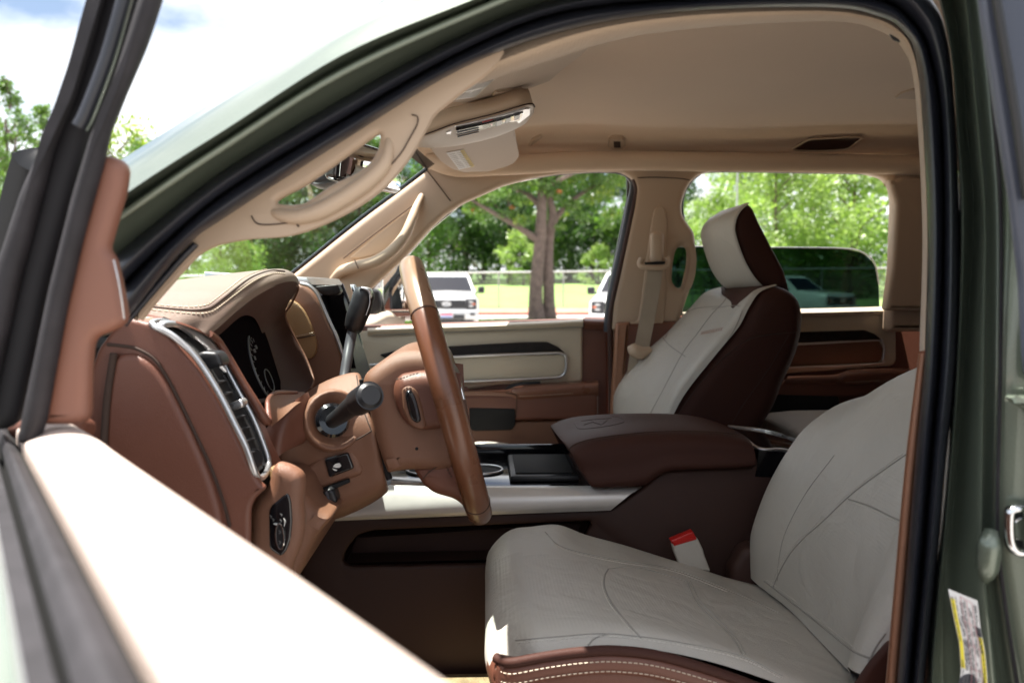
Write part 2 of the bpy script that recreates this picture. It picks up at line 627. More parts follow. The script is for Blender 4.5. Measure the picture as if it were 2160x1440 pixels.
grid('door_surround', [rowd(L1, .672), rowd(L1b, .69), rowd(L1c, .708), rowd(L2, .695), rowd(L2b, .705), rowd([((a[0]+b[0])/2, (a[1]+b[1])/2) for a, b in zip(L2b, L3)], .735), rowd(L3, .752)],
     'green_paint', truck, ku=6, kv=3)
tube('pillar_flange', [(x, y, .690, .08) for x, y in L2], .0032, 'green_paint', truck, k=6, seg=8)
# roof skin from rail to rail, windscreen header to tail
rl = [W(x, y, .775, .08) for x, y in L0]
rrows = []
for k in range(7):
    f = k / 6
    row = []
    for p in rl[4:]:
        y = p.y + (2.35 - p.y) * f + (0 if f else 0)
        z = p.z + 0.115 * (.45 + .55 * min(1, max(0, (p.x + .1) / .45))) * (1 - (2 * f - 1) ** 6) + .060 * f
        row.append(Vector((p.x - 0.14 * (1 - (2 * f - 1) ** 2) * max(0, 1 - (p.x + .05) / .4), y, z)))
    rrows.append(row)
grid('roof', rrows, 'green_paint', truck, ku=4, kv=4, thick=0.02)

# door seal: two rubber lobes
L4 = [(250,612),(352,510),(480,403),(720,255),(965,115),(1180,28),(1440,0),(1740,-12),(1868,4),(1932,55),(1964,125),(1985,250),(1991,480),(1983,740),(1965,960),(1945,1200),(1922,1440),(1912,1560)]
L5 = [(268,672),(393,520),(480,455),(720,300),(973,146),(1200,63),(1440,25),(1740,16),(1857,36),(1905,66),(1930,112),(1944,220),(1958,480),(1952,740),(1932,960),(1912,1200),(1892,1440),(1880,1560)]
L3s= [(222,556),(320,474),(480,353),(720,208),(953,84),(1167,0),(1440,-45),(1740,-60),(1900,-52),(1966,0),(1998,80),(2014,230),(2024,480),(2020,740),(1997,960),(1975,1200),(1950,1440),(1938,1560)]
def mid(A, B, f=.5, dx=0, dy=0): return [(a[0]*(1-f)+b[0]*f+dx, a[1]*(1-f)+b[1]*f+dy) for a, b in zip(A, B)]
grid('door_seal', [rowd(L3s, .762), rowd(mid(L3s, L4, .12), .742), rowd(mid(L3s, L4, .5), .728), rowd(mid(L3s, L4, .88), .744), rowd(L4, .768),
                   rowd(mid(L4, L5, .12), .750), rowd(mid(L4, L5, .5), .738), rowd(mid(L4, L5, .88), .752), rowd(L5, .775), rowd(L5, .80)],
     'rubber', truck, ku=7, kv=4)

# pillar trim just inside the seal
def trimrow(L, d, tb=0.08): return [(x, y, d, tb) for x, y in L]
T5 = [(973,140),(1200,57),(1440,19),(1740,10),(1859,30),(1911,60),(1936,110),(1949,220),(1962,480),(1957,738)]
T6 = [(1010,176),(1267,92),(1440,62),(1673,46),(1790,47),(1862,68),(1905,104),(1930,190),(1946,480),(1940,741)]
o = grid('side_rail_trim', [trimrow(T5, .792), trimrow(mid(T5, T6, .5), .785), trimrow(T6, .83), trimrow(T6, .93)], 'beige_cloth', truck, ku=8, kv=4)
U5 = [(1957,745),(1937,960),(1917,1200),(1897,1440),(1886,1560)]
U6 = [(1938,745),(1911,960),(1889,1200),(1868,1440),(1856,1560)]
grid('pillar_lower_trim', [trimrow(U5, .792), trimrow(mid(U5, U6, .3), .782), trimrow(mid(U5, U6, .8), .785), trimrow(U6, .80), trimrow(U6, .93)], 'pillar_brown_lit', truck, ku=8, kv=4)

# rear door jamb with pressed ridges
J = [
 [(1955,-90),(2003,100),(2018,300),(2023,480),(2010,800),(1985,1100),(1960,1320),(1945,1560)],
 [(1962,-90),(2006,100),(2023,300),(2032,480),(2020,800),(1996,1100),(1975,1320),(1960,1560)],
 [(1992,-90),(2026,100),(2043,300),(2054,480),(2032,800),(2008,1100),(1990,1240),(1990,1560)],
 [(2024,-90),(2046,100),(2064,300),(2076,480),(2070,800),(2065,1100),(2070,1240),(2096,1560)],
 [(2036,-90),(2056,100),(2076,300),(2088,480),(2082,800),(2076,1100),(2085,1240),(2130,1560)],
 [(2052,-90),(2078,100),(2098,300),(2108,480),(2106,800),(2100,1100),(2112,1240),(2160,1560)],
 [(2060,-90),(2090,100),(2112,300),(2124,480),(2125,800),(2125,1100),(2140,1240),(2190,1560)],
 [(2085,-90),(2130,100),(2170,300),(2200,480),(2330,800),(2420,1100),(2440,1240),(2450,1560)]]
Jd = [.765, .735, .768, .715, .722, .722, .700, .675]
grid('door_jamb', [[(x, y, d, .06) for x, y in L] for L, d in zip(J, Jd)], 'green_paint', truck, ku=8, kv=6)
# dark seam line and the rear door's leading edge with its applique
tube('jamb_seam', [(x + 4, y, .700, .06) for x, y in J[5]], .0016, 'grey_rubber', truck, k=6, seg=6)
jl = tube('jamb_weld_bead', [(2092,1120,.70),(2087,1150,.695),(2083,1200,.698),(2080,1225,.705)], [.006,.010,.009,.003], 'green_paint', truck, seg=10)
rd = slab('rear_door', [(2064,-120),(2082,60),(2108,230),(2139,420),(2160,600),(2168,760),(2176,812),(2230,830),(2600,830),(2600,-120)], .64, .010, 'applique', truck, bev=.003, r=.01)
tube('window_channel', [(2092,-60,.634),(2112,60,.634),(2140,230,.634),(2166,420,.634)], .0035, 'black_plastic', rd, seg=8)
tube('door_edge_gasket', [(2066,-60,.645),(2086,60,.645),(2112,230,.645),(2143,420,.645),(2165,620,.645)], .003, 'rubber', rd, seg=8)
slab('rear_door_skin', [(2120,835),(2600,835),(2600,2400),(2250,2400),(2236,1400),(2222,900)], .655, .012, 'green_paint', truck, bev=.006, r=.01)
# striker
st = slab('striker_plate', [(2126,1068),(2230,1062),(2230,1172),(2138,1172),(2124,1150)], .696, .006, 'black_plastic', truck, bev=.002, r=.006)
tube('striker_loop', [(2230,1072,.690),(2160,1072,.684),(2136,1076,.684),(2130,1092,.684),(2132,1140,.684),(2146,1162,.684),(2175,1166,.684),(2240,1166,.690)], .0040, 'chrome', st, seg=10)
disc('striker_bolt', W(2160, 1116, .688), Vector((0, -1, 0)), .0105, .006, 'chrome', st)

# tyre information sticker wrapped down the jamb
def ST(u, v):      # u across 0..1, v down 0..1
    lx = np.interp(v, [0, .25, .5, .75, 1], [2000, 2011, 2023, 2027, 2020])
    ly = 1241 + v * 230
    rx = np.interp(v, [0, .25, .5, .75, 1], [2062, 2068, 2078, 2083, 2081])
    ry = 1266 + v * 215
    return (lx * (1 - u) + rx * u, ly * (1 - u) + ry * u)
def sticker_patch(name, u0, u1, v0, v1, m, par, d, nu=3, nv=8):
    return grid(name, [[(*ST(u0 + (u1 - u0) * i / nu, v0 + (v1 - v0) * j / nv), d) for i in range(nu + 1)] for j in range(nv + 1)], m, par, ku=2, kv=2, angle=80)
stk = sticker_patch('information_sticker', 0, 1, 0, 1, 'label_white', truck, .700)
sticker_patch('yellow_band', 0.03, .17, .08, .72, 'label_yellow', stk, .6993)
sticker_patch('yellow_band', .84, .98, .37, 1, 'label_yellow', stk, .6993)
sticker_patch('black_square', .80, .99, .275, .365, 'label_ink', stk, .6992)
ln = []
rnd = random.Random(3)
def sline(u0, v0, u1, v1, r, d=.6990): tube('', [(*ST(u0 + (u1 - u0) * i / 5, v0 + (v1 - v0) * i / 5), d) for i in range(6)], r, None, None, k=2, seg=4, join=ln)
for (u0, v0, u1, v1) in [(.40,.03,.80,.05),(.40,.03,.42,.98),(.80,.06,.80,.98),(.60,.05,.60,.98),(.40,.26,.8,.28),(.40,.48,.8,.5),(.40,.70,.8,.72)]:
    sline(u0, v0, u1, v1, .0002)
joined('pink_rules', ln, 'label_pink', stk)
ln = []
for u in (.22, .27, .32, .37, .46, .52, .66, .72, .87, .92, .09):
    v = .04 + rnd.random() * .04
    while v < .95:
        q = .02 + rnd.random() * .07
        if rnd.random() < .75: sline(u, v, u, min(v + q, .97), .0003, .6988)
        v += q + .015
joined('fine_print', ln, 'label_ink', stk)
disc('round_mark', W(*ST(.32, .85), .6992), Vector((0, -1, 0)), .0085, .0006, 'label_ink', stk)

# ------------------------------------------------------------------ windscreen
# glass edge on the far side and mirrored on the near side
def wsx(z, y):  # fore-aft position of the glass at height z
    b = 0.10 * ((y - 1.62) / .66) ** 2
    return -1.02 + (z - 1.42) / (1.90 - 1.42) * .80 + b * .9
zs = [1.40, 1.48, 1.57, 1.66, 1.75, 1.84, 1.885]
ys = [.92, 1.1, 1.35, 1.62, 1.9, 2.15, 2.30]
glass_rows = []
glass_rows_n = -1
far = [W(430, 718, 2.25), W(530, 640, 2.24), W(632, 560, 2.23), W(700, 505, 2.21), W(770, 450, 2.19), W(835, 402, 2.17), W(898, 354, 2.15)]
for p in far:
    glass_rows_n += 1
    near_y = 3.24 - p.y - .01
    row = []
    for k in range(9):
        f = k / 8
        y = near_y + (p.y - near_y) * f
        bow = (.05 + .09 * (6 - glass_rows_n) / 6) * (1 - (2 * f - 1) ** 2)
        row.append(Vector((p.x - bow, y, p.z + .012 * (1 - (2 * f - 1) ** 2))))
    glass_rows.append(row)
ws = grid('windscreen', glass_rows, 'clear_glass', truck, ku=3, kv=3)
tube('windscreen_edge', [Vector((p.x + .004, p.y + .002, p.z - .001)) for p in far], .0055, 'gloss_black', ws, seg=8)
hd = [Vector((p.x + .002, p.y, p.z - .006)) for p in glass_rows[-1]]
grid('shade_band', [[Vector((p.x + .003, p.y, p.z - .004)) for p in glass_rows[-1]], [Vector((p.x + .003 + .02, p.y, p.z + .01)) for p in glass_rows[-1]]], 'gloss_black', ws, ku=4, kv=1)

# ------------------------------------------------------------------ headliner
def hz(x, y):
    c = (y - 1.62) / .72
    z = 1.955 - .075 * abs(c) ** 4.5 - .012 * c * c
    # front fall towards the header, rear flat
    z -= .055 * max(0, (.10 - x) / .42) ** 1.5
    # groove above the window lip, deeper over each seat
    k = .45 + .55 * math.exp(-((x - .22) / .17) ** 2) + .75 * min(1, max(0, (x - .78) / .15))
    z += .020 * k * math.exp(-((y - 2.11) / .060) ** 2) * min(1, max(0, (x + .08) / .12))
    z -= .02 * math.exp(-((x - .02) / .07) ** 2 - ((y - 2.05) / .10) ** 2)
    z -= .075 * min(1, max(0, (1.10 - y) / .18)) * min(1, max(0, (.20 - x) / .25))
    return z
xs = [-.20, -.12, -.02, .1, .25, .4, .55, .7, .9, 1.2, 1.5, 1.9]
yy = [.90, .93, 1.0, 1.15, 1.4, 1.62, 1.85, 1.98, 2.05, 2.10, 2.14, 2.18, 2.22, 2.27]
hrows = []
for y in yy:
    row = []
    for x in xs:
        xx = x
        if x == -.20: xx = -.160 - .048 * (1 - ((y - 1.62) / .68) ** 2)
        row.append(Vector((xx, y, hz(xx, y) - (.03 if y == 2.27 else 0))))
    hrows.append(row)
headl = grid('headliner', hrows, 'headliner', truck, ku=4, kv=4)
# rear wall so the cabin closes
def cabin_closure():
    parts = []
    box('', Vector((1.75, 1.62, 1.2)), (.06, 1.6, 1.6), None, None, 0, join=parts)
    return joined('rear_cab_wall', parts, 'dark_brown_plastic', truck)
cabin_closure()
joined('rear_door_liner', [([Vector(p) for p in ((.60,.71,.62),(1.9,.71,.62),(1.9,.71,1.93),(.60,.71,1.93),(.60,.74,.62),(1.9,.74,.62),(1.9,.74,1.93),(.60,.74,1.93))], [(0,1,2,3),(7,6,5,4),(0,4,5,1),(1,5,6,2),(2,6,7,3),(3,7,4,0)])], 'dark_brown_plastic', truck)
box('floor', Vector((.35, 1.62, .818)), (2.8, 1.74, .04), 'carpet', truck, bev=.01)
box('firewall', Vector((-1.05, 1.62, 1.0)), (.05, 1.6, .80), 'carpet', truck, bev=.01)
box('near_sill', Vector((.0, .80, .66)), (1.7, .10, .12), 'green_paint', truck, bev=.02)
# bonnet and wings ahead of the windscreen
grid('bonnet', [[Vector((-1.00, y, 1.385)), Vector((-1.5, y, 1.375 + .02 * (abs(y - 1.62) < .5))), Vector((-2.1, y, 1.34)), Vector((-2.35, y, 1.25)), Vector((-2.4, y, .95))] for y in (.80, .95, 1.3, 1.62, 1.94, 2.29, 2.44)],
     'green_paint', truck, ku=4, kv=3)
for y0 in (.70, 2.44):
    slab('front_wing', [(-1.02, 1.36), (-1.02, .55), (-1.22, .50), (-1.30, .80), (-1.52, 1.02), (-1.85, 1.02), (-2.05, .80), (-2.12, .50), (-2.42, .55), (-2.40, 1.22), (-2.1, 1.34)], y0, .10, 'green_paint', truck, bev=.03, r=.03, world=True)
def truck_wheel(x, y, par):
    parts = []
    ring = [Vector((x + math.cos(a) * .34, y, .42 + math.sin(a) * .34)) for a in [2 * math.pi * j / 24 for j in range(24)]]
    ty = tube('wheel', ring, .10, 'rubber', par, k=1, seg=12, closed=True)
    disc('hub_cap', Vector((x, y - .10 if y < 1.62 else y + .10, .42)), Vector((0, -1 if y < 1.62 else 1, 0)), .26, .05, 'satin_silver', ty)
for y in (.80, 2.44):
    truck_wheel(-1.70, y, truck)

# ------------------------------------------------------------------ near windscreen pillar trim with its grab handle
PI5 = [(262,668),(400,520),(480,452),(720,296),(973,142),(1040,116)]
outer = [(276,672),(330,600),(400,510),(480,446),(720,290),(975,138),(1045,112),(1008,148),(975,172),(943,197),(905,230),(884,266),(865,300),(838,340),(800,382),(752,418),(700,447),(640,472),(590,484),(530,488),(470,497),(440,506),(400,528),(345,588),(300,640)]
hole = [(582,424),(640,392),(690,358),(740,322),(790,286),(800,284),(799,300),(794,318),(780,340),(752,362),(700,388),(660,415),(640,427),(610,431)]
pt = slab('windscreen_pillar_trim', [outer, hole], .800, .014, 'beige_trim', truck, bev=.0065, sm=4, res=4, tb=0)
# handle bar: a rounded bar standing inward of the trim, seen through and below the opening
tube('grab_handle', [(566,436,.808),(588,452,.802),(626,457,.799),(674,445,.798),(725,417,.798),(775,382,.798),(809,347,.799),(820,306,.802),(812,278,.808)], [.003,.006,.0075,.0085,.0085,.0085,.0075,.005,.003], 'beige_trim', pt, seg=16)
tube('trim_seam', [(530,455,.7985),(540,470,.7985),(560,474,.7985),(600,471,.7985),(640,465,.7985),(700,435,.7985),(790,380,.7985),(840,330,.7985),(865,290,.7985),(880,262,.7985),(880,246,.7985),(868,242,.7985)], .0006, 'seam', pt, seg=6)
tube('trim_seam', [(623,468,.7985),(630,478,.7985)], .0009, 'seam', pt, k=1, seg=6)
tube('glass_gasket', [(262,684,.796),(300,640,.796),(345,588,.796),(385,543,.796),(413,515,.797)], .0032, 'rubber', pt, seg=8)
# thin black strip between trim and header cloth, and the loose strap by the belt pillar
tube('pull_strap', [(1876,48,.835),(1879,66,.84),(1884,80,.84),(1898,86,.835)], .0018, 'black_plastic', truck, seg=8)

box('rear_outer_skin', Vector((1.255, .668, .99)), (1.35, .02, .88), 'green_paint', truck, bev=.006)
box('rear_window_glass', Vector((1.255, .672, 1.62)), (1.30, .008, .37), 'gloss_black', truck, bev=.003)
box('rear_window_header', Vector((1.255, .674, 1.865)), (1.35, .02, .10), 'green_paint', truck, bev=.006)
box('rocker_panel', Vector((.45, .70, .58)), (2.9, .06, .14), 'green_paint', truck, bev=.02)

# ================================================================== far side of the cabin
TF = -0.06
# inner side wall with the two window openings, pillars and the rear grab loop
wall_outer = [(560,640),(600,592),(634,564),(702,509),(772,454),(836,406),(898,358),(925,300),(1100,285),(1500,280),(2020,285),(2020,700),(1874,700)]
front_hole = [(726,655),(790,602),(850,546),(905,484),(940,452),(975,429),(1060,391),(1120,375),(1180,366),(1260,361),(1310,362),(1332,374),(1341,396),(1335,440),(1318,520),(1304,590),(1292,640),(1287,700)]
rear_hole = [(1452,470),(1441,452),(1440,430),(1447,405),(1458,384),(1476,368),(1500,360),(1560,358),(1700,360),(1830,364),(1868,374),(1884,392),(1889,424),(1884,560),(1876,660)]
bp_edge = [(1466,488),(1471,530),(1470,560),(1460,604),(1444,650),(1428,700)]
loop_hole = [(1432,521),(1442,517),(1452,522),(1456,545),(1453,580),(1445,602),(1436,609),(1426,604),(1419,592),(1421,560),(1426,532)]
sw = slab('side_wall_trim', [wall_outer + rear_hole[::-1] + bp_edge + front_hole[::-1] + [(700,700),(600,700)], loop_hole], 2.25, .05, 'beige_trim', truck, bev=.018, r=.012, res=4)
# headliner lip above the windows
tube('headliner_lip', [(900,332,2.225),(960,352,2.22),(1040,350,2.215),(1120,346,2.21),(1200,341,2.21),(1340,339,2.21),(1480,341,2.21),(1700,344,2.21),(1960,349,2.21)], .026, 'headliner', sw, seg=14)
# seams between cloth and pillar covers
tube('pillar_seam', [(896,354,2.246),(915,378,2.246),(950,424,2.246)], .0014, 'seam', sw, seg=6)
tube('pillar_seam', [(1345,375,2.247),(1380,374,2.247),(1430,376,2.247),(1455,380,2.247)], .0012, 'seam', sw, seg=6)
# far windscreen pillar handle
hb = tube('grab_handle', [(700,592,2.255),(722,572,2.235),(752,562,2.212),(790,552,2.198),(825,530,2.190),(853,498,2.190),(868,465,2.205),(878,438,2.228),(890,412,2.255)], [.010,.015,.015,.015,.015,.014,.013,.011,.008], 'beige_trim', sw, seg=16)
slab('handle_recess', [(737,545),(790,500),(874,434),(868,470),(845,502),(795,536),(760,545)], 2.243, .006, 'beige_trim', sw, bev=.002, r=.01)
tube('recess_seam', [(724,545,2.243),(790,494,2.243),(877,429,2.243)], .0014, 'seam', sw, seg=6, k=3)
tube('recess_seam', [(748,548,2.19),(756,566,2.185)], .0014, 'seam', sw, seg=6, k=1)
# window seals
ws_px = [(1283,700),(1288,640),(1300,580),(1316,510),(1330,440),(1337,398),(1330,376),(1308,364),(1260,362),(1180,367),(1120,376)]
sw_seal = tube('window_seal', [(x, y, 2.275) for x, y in ws_px], [.014,.014,.014,.014,.014,.012,.009,.006,.004,.004,.003], 'rubber', truck, seg=12)
tube('pillar_seal', [(1290,950,2.262),(1290,840,2.262),(1287,700,2.262),(1292,640,2.262),(1305,580,2.262),(1321,510,2.262),(1336,440,2.262),(1343,404,2.262),(1338,378,2.262)], .0080, 'dark_brown_plastic', sw_seal, seg=10)
tube('window_seal', [(1441,470,2.285),(1437,430,2.285),(1446,398,2.285),(1470,370,2.285),(1510,360,2.285),(1700,362,2.285),(1840,366,2.285),(1880,384,2.285),(1888,430,2.285),(1884,560,2.285),(1872,680,2.285)], .006, 'rubber', truck, seg=10)
# outer skin of the far doors above the belt: slim frames
slab('outer_window_frame', [[(930,352),(1180,338),(2000,338),(2000,420),(2000,700),(640,700),(690,640),(800,560)],
     [(720,690),(795,600),(855,545),(910,484),(977,428),(1060,391),(1180,366),(1290,360),(1322,372),(1322,420),(1305,500),(1285,600),(1275,690)],
     [(1410,690),(1410,500),(1440,490),(1440,440),(1450,395),(1475,368),(1520,360),(1840,365),(1876,382),(1882,424),(1878,560),(1866,690)]], 2.385, .018, 'gloss_black', truck, bev=.003)

# C pillar cover
slab('rear_pillar_trim', [(1876,376),(1890,382),(1905,372),(2100,372),(2100,655),(1870,655),(1884,560),(1892,430)], 2.21, .04, 'beige_trim', truck, bev=.012, r=.01)

# ---- front passenger door
pd_plane = 2.32
pdoor = slab('passenger_door', [(690,690),(1232,672),(1244,674),(1286,676),(1288,1010),(1280,1500),(300,1500),(560,700)], pd_plane, .08, 'brown_leather', truck, bev=.012, r=.01)
# upper cream panel
slab('upper_panel', [(700,700),(800,697),(1229,680),(1229,806),(1050,812),(960,826),(700,830)], pd_plane - .012, .03, 'cream_trim', pdoor, bev=.008, r=.012)
# belt cap
grid('belt_cap', [[(x, y + 16, pd_plane - .018) for x, y in [(775,692),(900,686),(1050,681),(1150,677),(1230,673)]],
                  [(x, y + 5, pd_plane - .030) for x, y in [(775,692),(900,686),(1050,681),(1150,677),(1230,673)]],
                  [(x, y - 1, pd_plane + .01) for x, y in [(775,692),(900,686),(1050,681),(1150,677),(1230,673)]],
                  [(x, y - 4, pd_plane + .09) for x, y in [(775,692),(900,686),(1050,681),(1150,677),(1230,673)]]], 'cream_trim', pdoor, ku=4, kv=5)
tube('belt_seam', [(786,707,2.300),(900,703,2.300),(1050,697,2.300),(1228,690,2.300)], .0012, 'cream_seam', pdoor, seg=6, k=3)
stitches('belt_stitching', [(786,705,2.2995),(900,701,2.2995),(1050,695,2.2995),(1228,688,2.2995)], 'cream_seam', pdoor, step=.008, ln=.005, r=.0006)
grid('corner_cap', [[(x, y + 20, pd_plane - .010) for x, y in [(1233,674),(1255,675),(1282,676)]], [(x, y + 4, pd_plane - .022) for x, y in [(1233,674),(1255,675),(1282,676)]],
                    [(x, y - 4, pd_plane + .02) for x, y in [(1233,674),(1255,675),(1282,676)]], [(x, y - 6, pd_plane + .09) for x, y in [(1233,674),(1255,675),(1282,676)]]], 'brown_leather', pdoor, ku=4, kv=5)
# wood strip
slab('wood_inlay', [(800,748),(840,738),(900,733),(1100,722),(1155,721),(1178,732),(1196,748),(1100,750),(940,755),(820,760)], pd_plane - .020, .012, 'wood', pdoor, bev=.003, r=.006)
# metal framed insert
ins = [(800,764),(950,752),(1150,745),(1186,746),(1194,756),(1193,780),(1184,793),(1150,797),(950,806),(800,812)]
slab('door_insert', ins, pd_plane - .018, .010, 'cream_trim', pdoor, bev=.003, r=.004)
tube('insert_frame', [(780,770,2.297),(950,753,2.297),(1150,745,2.297),(1186,746,2.297),(1194,757,2.297),(1193,780,2.297),(1184,793,2.297),(1150,797,2.297),(950,806,2.297),(780,812,2.297)], .0042, 'satin_silver', pdoor, seg=8, k=4)
# armrest
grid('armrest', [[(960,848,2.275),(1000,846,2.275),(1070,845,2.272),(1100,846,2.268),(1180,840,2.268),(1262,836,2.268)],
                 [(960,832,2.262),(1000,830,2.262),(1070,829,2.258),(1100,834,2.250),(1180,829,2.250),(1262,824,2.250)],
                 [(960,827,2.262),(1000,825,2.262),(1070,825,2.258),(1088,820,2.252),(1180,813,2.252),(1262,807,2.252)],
                 [(960,824,2.31),(1000,823,2.31),(1070,820,2.31),(1100,811,2.31),(1180,806,2.31),(1262,802,2.31)]], 'armrest_leather_lit', pdoor, ku=4, kv=4)
slab('armrest_body', [(950,832),(1095,832),(1262,826),(1262,878),(1250,884),(950,890)], 2.262, .07, 'brown_leather', pdoor, bev=.010, r=.01)
stitches('armrest_stitching', [(1096,836,2.2475),(1150,833,2.2475),(1212,829,2.2475)], 'thread', pdoor, step=.006, ln=.0035, r=.0007)
tube('armrest_seam', [(1066,828,2.257),(1088,833,2.2478),(1090,845,2.2478),(1088,880,2.260)], .0011, 'seam', pdoor, seg=6)
slab('door_pull_pocket', [(1062,823),(1075,812),(1100,806),(1140,804),(1140,822)], 2.300, .006, 'black_plastic', pdoor, bev=.002, r=.004)
slab('map_pocket', [(990,860),(1087,862),(1087,895),(1080,907),(1000,909),(990,905)], 2.259, .01, 'black_hole', pdoor, bev=.003, r=.006)
slab('lower_door_panel', [(960,890),(1262,886),(1262,1100),(960,1100)], 2.275, .05, 'brown_plastic', pdoor, bev=.008, r=.01)
disc('lock_knob', W(981, 824, 2.30), Vector((0, -1, .2)), .012, .01, 'brown_leather', pdoor)
# brown quarter by the mirror
slab('mirror_sail_trim', [(690,700),(700,640),(722,606),(740,588),(763,578),(760,640),(757,700)], 2.30, .03, 'brown_leather', pdoor, bev=.008, r=.008)
tube('quarter_seal', [(766,574,2.33),(763,620,2.33),(760,690,2.33)], .009, 'rubber', pdoor, seg=10)
# outside mirror
om = slab('door_mirror', [(805,548),(815,543),(880,545),(890,556),(897,585),(898,640),(893,664),(880,676),(820,676),(806,664),(803,640)], 2.66, .12, 'white_paint', pdoor, bev=.03, r=.02)
slab('mirror_glass', [(808,553),(876,551),(886,560),(890,590),(890,640),(884,660),(874,667),(826,668),(812,655),(808,630)], 2.655, .004, 'mirror_glass', om, bev=.001, r=.012, plane=(Vector((0, 2.655, 0)), Vector((1, .06, 0))))
tube('mirror_arm', [(765,690,2.50),(785,684,2.55),(812,672,2.62),(845,676,2.68)], [.016,.018,.022,.02], 'cream_trim', om, seg=12)
slab('mirror_hinge_cover', [(778,606),(798,612),(803,640),(803,662),(776,664)], 2.62, .08, 'black_plastic', om, bev=.01, r=.01)
slab('mirror_shell', [(768,560),(803,545),(804,610),(778,608),(764,600)], 2.72, .05, 'white_paint', om, bev=.02, r=.01)

# ---- B pillar lower and belt
bp = slab('belt_pillar', [(1300,680),(1500,676),(1500,1000),(1284,1000)], 2.235, .07, 'brown_leather', truck, bev=.012, r=.008)
slab('belt_pillar_edge', [(1301,682),(1328,680),(1310,900),(1305,1000),(1284,1000),(1290,860)], 2.228, .06, 'pillar_brown_lit', bp, bev=.008, r=.005)
slab('pillar_cover', [(1328,677),(1346,678),(1352,640),(1362,560),(1374,470),(1380,440),(1392,432),(1403,440),(1408,470),(1404,620),(1398,700),(1330,700)], 2.238, .01, 'beige_trim', sw, bev=.004, r=.01)
be = tube('seat_belt', [(1384,555,2.205),(1378,600,2.21),(1368,660,2.215),(1356,720,2.22),(1352,742,2.22)], .020, 'webbing', truck, seg=4, k=4, prof=[(1,.07),(-1,.07),(-1,-.07),(1,-.07)], angle=30)
tube('belt_guide', [(1354,545,2.20),(1350,556,2.20),(1356,562,2.195),(1380,564,2.19),(1402,562,2.195),(1409,552,2.20),(1404,542,2.20)], .008, 'beige_trim', be, seg=10)
box('belt_anchor', W(1385, 522, 2.205), (.036, .03, .085), 'beige_trim', be, bev=.015, seg=5)
slab('guide_slot', [(1360,553),(1404,551),(1402,557),(1362,560)], 2.188, .006, 'black_hole', be, bev=.001)
tube('belt_latch', [(1332,728,2.195),(1338,738,2.19),(1352,744,2.19),(1372,738,2.195)], [.012,.018,.018,.010], 'beige_trim', be, seg=10)
tube('belt_tail', [(1338,745,2.20),(1332,790,2.21),(1326,860,2.22)], .012, 'webbing', be, seg=4, prof=[(1,.12),(-1,.12),(-1,-.12),(1,-.12)], angle=30)

# ---- rear door beyond the seat
rdoor = slab('far_rear_door', [(1420,668),(1700,656),(1889,652),(1892,655),(2020,655),(2020,1500),(1420,1500)], 2.32, .08, 'brown_leather', truck, bev=.012, r=.01)
slab('upper_panel', [(1440,672),(1700,662),(1890,657),(1892,760),(1884,772),(1500,800),(1440,800)], 2.305, .03, 'cream_trim', rdoor, bev=.008, r=.012)
grid('belt_cap', [[(x, y + 13, 2.30) for x, y in [(1440,662),(1600,657),(1740,654),(1890,650)]], [(x, y + 3, 2.288) for x, y in [(1440,662),(1600,657),(1740,654),(1890,650)]],
                  [(x, y - 2, 2.33) for x, y in [(1440,662),(1600,657),(1740,654),(1890,650)]], [(x, y - 5, 2.41) for x, y in [(1440,662),(1600,657),(1740,654),(1890,650)]]], 'cream_trim', rdoor, ku=4, kv=5)
slab('wood_inlay', [(1500,708),(1700,700),(1825,696),(1846,704),(1862,718),(1700,722),(1500,728)], 2.293, .012, 'wood', rdoor, bev=.003, r=.006)
tube('insert_frame', [(1600,729,2.296),(1700,725,2.296),(1845,717,2.296),(1860,721,2.296),(1865,735,2.296),(1862,758,2.296),(1850,767,2.296),(1700,774,2.296),(1600,778,2.296)], .0036, 'satin_silver', rdoor, seg=8, k=4)
slab('door_insert', [(1600,730),(1855,719),(1863,735),(1860,758),(1850,766),(1600,778)], 2.300, .010, 'brown_plastic', rdoor, bev=.003, r=.004)
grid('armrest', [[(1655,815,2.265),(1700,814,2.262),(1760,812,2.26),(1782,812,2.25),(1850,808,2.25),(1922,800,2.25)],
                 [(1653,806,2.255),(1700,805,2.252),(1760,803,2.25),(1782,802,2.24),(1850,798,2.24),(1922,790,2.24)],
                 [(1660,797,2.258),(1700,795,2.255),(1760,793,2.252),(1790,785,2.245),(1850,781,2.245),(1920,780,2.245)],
                 [(1662,793,2.31),(1700,792,2.31),(1760,790,2.31),(1795,780,2.31),(1850,777,2.31),(1920,776,2.31)]], 'armrest_leather_lit', rdoor, ku=4, kv=4)
slab('armrest_body', [(1600,806),(1780,805),(1922,797),(1922,830),(1600,850)], 2.256, .07, 'brown_leather', rdoor, bev=.01, r=.01)
stitches('armrest_stitching', [(1784,806,2.2385),(1822,804,2.2385),(1855,802,2.2385)], 'thread', rdoor, step=.006, ln=.0035, r=.0007)
slab('map_pocket', [(1560,830),(1770,836),(1772,860),(1760,878),(1560,890)], 2.250, .02, 'black_hole', rdoor, bev=.003, r=.008)
# half lowered tinted glass
slab('rear_side_glass', [(1380,700),(1380,540),(1392,524),(1420,520),(1640,522),(1780,524),(1822,534),(1845,556),(1854,600),(1857,700)], 2.40, .005, 'tint_glass', rdoor, bev=.001, r=.015)

tube('glass_edge_highlight', [(1380,530,2.399),(1394,523,2.399),(1420,520,2.399),(1640,522,2.399),(1780,524,2.399),(1822,534,2.399),(1845,556,2.399),(1854,600,2.399)], .0022, 'satin_silver', rdoor, seg=6)  # silver tube added as the bright highlight along the top of the glass

